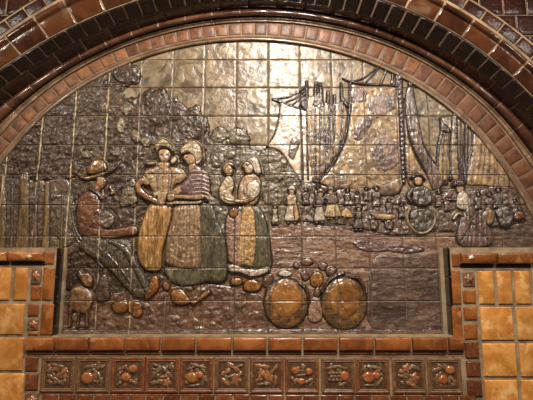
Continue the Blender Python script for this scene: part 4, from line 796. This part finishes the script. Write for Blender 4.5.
# ---- crowd on the quay
def figure(lab, x, y0, y1, wd, body, skirt=None, cap=None, lean=0, nm='townsperson', base=.009):
    """a small standing figure: head, cap, torso, skirt or breeches, feet"""
    g = grp(nm, lab, x, y1); H = y1-y0; hr = H*.09+1.0; w2 = wd/2
    ty = y0+H*.20; wy = y0+H*.52
    R('skirt', g, skirt or body, h=.009, R=3, base=base, step=.0026, detail=folds(x, y0, 3.2, .0014, .01), poly=[(x-w2*.55, wy-1), (x+w2*.55, wy-1), (x+w2*.9, y0+H*.75), (x+w2, y1-H*.06), (x, y1-H*.02), (x-w2, y1-H*.06), (x-w2*.9, y0+H*.75)])
    R('torso', g, body, h=.010, R=2.5, base=base+.002, step=.0026, poly=[(x+lean-w2*.3, ty), (x+lean+w2*.3, ty), (x+lean+w2*.75, ty+H*.10), (x+w2*.7, wy-2), (x+w2*.4, wy+1), (x-w2*.4, wy+1), (x-w2*.7, wy-2), (x+lean-w2*.75, ty+H*.10)])
    R('arm', g, body, stroke=[(x+lean-w2*.65, ty+H*.09, 2.4), (x-w2*.95, ty+H*.24, 2.2), (x-w2*.3, ty+H*.34, 1.8)], h=.006, R=2, base=base+.006, step=.0024)
    R('head', g, m_bodice, h=.009, R=2, base=base+.004, step=.0022, poly=[(x+lean-hr*.8, y0+hr), (x+lean, y0+hr*.3), (x+lean+hr*.8, y0+hr), (x+lean+hr*.6, y0+hr*2), (x+lean, y0+hr*2.5), (x+lean-hr*.6, y0+hr*2)])
    R('cap', g, cap or m_white, h=.008, R=2, base=base+.008, step=.0022, poly=[(x+lean-hr, y0+hr), (x+lean-hr*.7, y0), (x+lean+hr*.5, y0-hr*.3), (x+lean+hr*1.05, y0+hr*.8), (x+lean+hr*.9, y0+hr*1.4), (x+lean, y0+hr*.9)])
    for s in (-1, 1): R('foot', g, m_crowd, h=.006, R=1.6, base=base+.002, step=.0024, poly=[(x+s*w2*.45-1.8, y1-.5), (x+s*w2*.45, y1-1.6), (x+s*w2*.45+1.8, y1-.5), (x+s*w2*.45+1.4, y1+1.4), (x+s*w2*.45-1.5, y1+1.4)])
    return g
def heads(lab, x, y, r, mat, hat=m_rig):
    r *= random.uniform(.8, 1.1); x += random.uniform(-1, 1); y += random.uniform(-1.2, 1.2)
    g = grp('townsperson', lab, x, y+r*3)
    R('shoulders', g, mat, h=.009, R=3, base=.009, step=.0026, detail=lumps(.003), poly=[(x-r*.8, y+r*.9), (x+r*.8, y+r*.9), (x+r*1.6, y+r*2), (x+r*1.3, y+r*4), (x+r*1.6, y+r*5.6), (x-r*1.5, y+r*5.8), (x-r*1.2, y+r*4), (x-r*1.7, y+r*2)])
    R('head', g, m_taupe, h=.009, R=2, base=.011, step=.0022, poly=[(x-r*.7, y), (x, y-r*.7), (x+r*.7, y), (x+r*.55, y+r*.8), (x, y+r*1.2), (x-r*.55, y+r*.8)])
    R('cap', g, hat, h=.007, R=2, base=.015, step=.0022, poly=[(x-r*.9, y-r*.1), (x-r*.6, y-r*.9), (x, y-r*1.1), (x+r*.7, y-r*.8), (x+r, y), (x, y-r*.25)])
R('crowd_background', mu, m_crowd, h=.003, R=3, base=.004, step=.0032, detail=lumps(.006), clip=arc_clip, poly=[(300, 186), (312, 183), (330, 187), (350, 189), (372, 186), (378, 195), (394, 198), (410, 192), (440, 194), (452, 188), (470, 190), (492, 186), (506, 186), (516, 192), (521, 206), (524, 222), (500, 226), (470, 232), (440, 232), (400, 236), (372, 232), (350, 226), (318, 224), (300, 222), (272, 224), (272, 206), (294, 204)])
for a in [(306, 189, 2.6, m_crowd, m_white), (318, 187, 2.4, m_plum, m_rig), (334, 190, 2.2, m_crowd, m_rig), (347, 191, 2.4, m_crowd, m_hat), (356, 193, 2.4, m_plum, m_taupe), (366, 190, 2.4, m_crowd, m_rig), (375, 188, 3, m_plum, m_rig), (388, 200, 2.4, m_crowd, m_cream), (400, 204, 2.4, m_plum, m_rig), (437, 193, 3, m_plum, m_rig), (445, 200, 2.6, m_crowd, m_cream)]:
    heads('small bystander in the dense crowd below the sails', *a)
figure('small woman in a bright white skirt and cap, alone at the crowd\'s left end', 291.5, 187, 223, 15, m_cream, m_white, m_white)
R('apron', bpy.data.objects['townsperson.011'] if 'townsperson.011' in bpy.data.objects else mu, m_yellow, h=.005, R=2, base=.017, poly=[(293, 206), (297, 205), (299, 214), (299, 220), (294, 221)])
figure('small figure in mauve turning away beside the white-skirted woman', 319, 190, 223, 12, m_crowd, m_white, m_jacket, 1)
figure('stooping woman with a wide cream skirt at mid crowd', 332, 188, 219, 18, m_crowd, m_cream, m_crowd, -2)
figure('tiny pale figure at the hedge edge', 275, 204, 224, 8, m_white, m_white, m_cream)
R('sack', mu, m_yellow, h=.009, R=3.5, base=.011, poly=[(340, 216), (342, 210), (347, 208), (352, 213), (353, 218), (346, 219)])
figure('small dark child with two pale collars near the crowd middle', 358, 206, 230, 10, m_blue, m_blue, m_crowd)
for x, y in ((350, 203), (362, 203)): R('round_cheese', mu, m_cream, h=.007, R=2.5, base=.011, poly=[(x-3, y), (x, y-2.6), (x+3, y), (x+2.4, y+2.6), (x-2.4, y+2.6)])
hd = grp('handcart', 'low handcart with a golden cover behind the crowd', 386, 226)
R('cover', hd, m_sail, h=.008, R=4, base=.010, poly=[(369, 213), (380, 213), (392, 214), (396, 218), (386, 221), (374, 219)], detail=rough(.003))
R('frame', hd, m_rig, stroke=[(368, 220, 2), (376, 217, 2), (384, 222, 2), (392, 228, 1.6)], h=.006, R=2, base=.010)
for x in (373, 388): R('wheel', hd, m_crowd, h=.007, R=2.5, base=.010, poly=[(x-4, 226), (x-3, 221), (x+2, 220), (x+5, 225), (x+3, 230), (x-2, 230)], lines=[([(x-2, 223), (x+3, 228)], 1, -2, .7), ([(x+2, 222), (x-2, 228)], 1, -2, .7)])
# man in slate and his ring-shaped basket
mn = grp('man', 'man in slate clothes and a round hat leaning over a big round basket', 416, 206)
R('coat', mn, m_blue, h=.012, R=4, base=.012, detail=lumps(.006), poly=[(411, 190), (414, 187), (420, 186), (427, 189), (431, 196), (430, 203), (424, 207), (415, 206), (411, 200)], lines=[([(415, 190), (418, 197), (416, 204)], 1.4, -3, .7), ([(424, 190), (423, 197), (426, 203)], 1.4, -3, .7)])
R('arm', mn, m_blue, stroke=[(411, 190, 4), (407, 197, 4), (410, 203, 3.4)], h=.008, R=2.5, base=.018)
R('head', mn, m_skin, h=.010, R=3, base=.016, poly=[(412, 180), (416, 177), (421, 179), (421, 184), (417, 187), (413, 185)])
R('hat', mn, m_rig, stroke=[(410, 179, 1.4), (413, 177, 2.6), (416.5, 175.5, 3.4), (420, 177, 2.6), (423, 180, 1.4)], h=.009, R=2, base=.019)
rb = grp('round_basket', 'large round basket with a pale hoop rim in the right crowd', 421, 233)
R('contents', rb, m_blue, h=.008, R=4, base=.011, detail=lumps(.008), poly=[(410, 212), (421, 208), (431, 211), (433, 222), (428, 231), (420, 233), (411, 229), (408, 220)])
R('hoop', rb, m_cream, stroke=[(409, 209, 2.4), (406, 217, 2.8), (409, 226, 2.8), (417, 233, 3), (426, 232, 2.8), (433, 224, 2.6), (434.5, 215, 2.6), (431, 209, 2.2)], h=.009, R=2, base=.013, ink=.5)
for P in ([(416, 212, 1.8), (420, 220, 2), (419, 230, 1.6)], [(427, 212, 1.8), (421, 220, 2), (412, 224, 1.6)]): R('strap', rb, m_rig, stroke=P, h=.006, R=2, base=.017)
# right-hand groups
g = grp('townsperson', 'figure with a dark round cap and a pale shawl facing right', 462, 208)
R('shawl', g, m_white, h=.010, R=3.5, base=.013, detail=folds(462, 190, 4, .002, 0, 2), poly=[(456, 194), (461, 190), (467, 196), (470, 207), (464, 211), (455, 209), (454, 201)])
R('face', g, m_skin, h=.009, R=2.5, base=.014, poly=[(454, 186), (460, 186), (463, 189), (460, 194), (455, 193)])
R('cap', g, m_rig, h=.011, R=3, base=.018, poly=[(451, 187), (452, 182), (457, 180), (462, 182), (463, 187), (458, 188)])
R('arm', g, m_plum, stroke=[(456, 200, 4), (448, 200, 3.4), (440, 202, 3)], h=.007, R=2.5, base=.013)
for a in [(477, 194, 2.8, m_blue, m_rig), (487, 194, 3, m_plum, m_rig), (497.5, 190, 3.2, m_blue, m_rig), (512, 200, 2.8, m_crowd, m_crowd)]:
    heads('dark-capped onlooker in the group by the arch', *a)
k = grp('kneeling_figure', 'large kneeling figure in plum robes at the front right', 470, 245)
R('robe', k, m_plum, h=.013, R=6, base=.011, detail=folds(468, 200, 7, .003, .0, 3), poly=[(460, 216), (466, 208), (474, 209), (480, 216), (486, 224), (492, 236), (490, 244), (478, 248), (462, 247), (455, 240), (456, 228)], lines=[([(469, 224), (464, 234), (458, 242)], 2, -3, .7), ([(470, 224), (478, 234), (488, 242)], 2, -3, .6), ([(460, 222), (470, 226), (480, 222)], 1.6, -2, .6)])
R('head', k, m_crowd, h=.010, R=3, base=.018, poly=[(463, 212), (466, 207), (472, 207), (474, 213), (470, 218), (464, 217)])
R('arm', k, m_cream, stroke=[(452, 219, 4), (456, 214, 4), (461, 216, 3)], h=.008, R=2, base=.016)
R('sack', mu, m_taupe, h=.012, R=4, base=.012, detail=folds(486, 200, 4, .002, 0, 1), poly=[(480, 214), (485, 209), (492, 211), (493, 220), (488, 226), (480, 223)])
R('bending_figure', mu, m_blue, h=.011, R=4, base=.011, detail=lumps(.006), poly=[(494, 212), (500, 206), (508, 207), (513, 214), (511, 222), (506, 228), (499, 227), (496, 220)])
R('sack', mu, m_jacket, h=.009, R=3.5, base=.011, poly=[(512, 216), (515, 211), (521, 212), (524, 218), (519, 221), (513, 221)])
# ---- the two big baskets and the things between
def basket(lab, cx, cy, rx, ry, tilt):
    b = grp('round_basket', lab, cx, cy+ry)
    el = lambda k, y0=0, n=18: [(cx+rx*k*math.cos(2*math.pi*i/n), cy+y0+ry*k*math.sin(2*math.pi*i/n)) for i in range(n)]
    R('basket_body', b, m_basket, h=.026, R=16, base=.010, step=.0028, poly=el(1), detail=lambda X, Z: .003*fbm(X*50, Z*50)+.00035*np.sin(pxy(X, Z)[1]*2.1+tilt*6*np.sin((pxy(X, Z)[0]-cx)/rx*1.5)), lines=[([(cx-rx*.95, cy+tilt*9+1), (cx, cy+3+tilt*1), (cx+rx*.95, cy+1-tilt*9)], 2.2, -2, .6), ([(cx-rx*.93, cy+tilt*9+6), (cx, cy+8+tilt), (cx+rx*.9, cy+6-tilt*9)], 1.4, 1.6)])
    L = el(.66, -ry*.15); R('lid', b, m_lid, h=.006, R=8, base=.033, step=.0026, poly=L, ink=.1)  # raised disc of lighter amber over the basket's middle
    for k in (.97,): R('rim', b, m_leaft if False else m_rig, stroke=[(p[0], p[1], 1.7) for p in el(k, 0, 20)]+[(cx+rx*k, cy, 1.7)], h=.004, R=1.5, base=.011, step=.0024)
    return b
b1 = basket('left of the two big round amber baskets at the bottom', 286, 303, 22.5, 25.5, 0)
R('handle', b1, m_cob, stroke=[(300, 284, 2.4), (304, 287, 3), (307, 293, 3), (308, 302, 2.4)], h=.008, R=2, base=.024)
R('handle', b1, m_cob, stroke=[(266, 298, 2.4), (268, 289, 2.8), (275, 283, 2.6), (284, 280, 2.4)], h=.006, R=2, base=.016)
b2 = basket('right of the two big round amber baskets at the bottom, tilted', 343.5, 303, 23.5, 27, .55)
R('handle', b2, m_cob, stroke=[(349, 277, 2.4), (356, 278, 3), (361, 284, 3.2), (363, 293, 2.6), (360, 297, 2)], h=.008, R=2, base=.022)
R('handle', b2, m_cob, stroke=[(322, 292, 2.4), (327, 282, 3), (335, 276, 3), (343, 273, 2.4)], h=.008, R=2, base=.020)
for P, mt, nm in (([(277, 274), (281, 270), (288, 270), (293, 273), (289, 277), (281, 277)], m_white, 'wrapped_parcel'), ([(299, 262), (303, 258), (310, 258), (314, 262), (310, 266), (303, 266)], m_cob, 'loaf'), ([(309, 279), (312, 273), (318, 271), (323, 275), (323, 283), (318, 288), (311, 286)], m_clog, 'small_jar'), ([(307, 312), (308, 302), (312, 297), (318, 297), (322, 303), (323, 313), (321, 321), (314, 323), (308, 320)], m_pink, 'clay_jug'), ([(313, 294), (315, 288), (319, 287), (321, 292), (319, 297), (315, 298)], m_cob, 'jug_handle'), ([(262, 282), (265, 275), (271, 273), (274, 279), (270, 286), (264, 288)], m_cob, 'cobble'), ([(292, 266), (296, 262), (300, 266), (297, 270)], m_cob, 'cobble'), ([(318, 266), (323, 262), (328, 265), (325, 270), (320, 270)], m_cob, 'cobble'), ([(300, 274), (304, 270), (309, 273), (308, 280), (303, 281)], m_cob, 'cobble'), ([(325, 268), (332, 265), (337, 269), (334, 275), (327, 276)], m_cob, 'cobble')):
    R(nm, mu, mt, h=.009, R=3.5, base=.007, poly=P, detail=rough(.003, 60, 60))

for x0, x1, y0 in ((63.2, 66.0, 251), (439.6, 443.6, 251)):
    xa = un(x0, 290)[0]; xb = un(x1, 290)[0]
    part('mortar_edge', boxes('mortar_edge', [(xa, xb, -.019, .004, ZS, ZT)]), g_pale, mu)
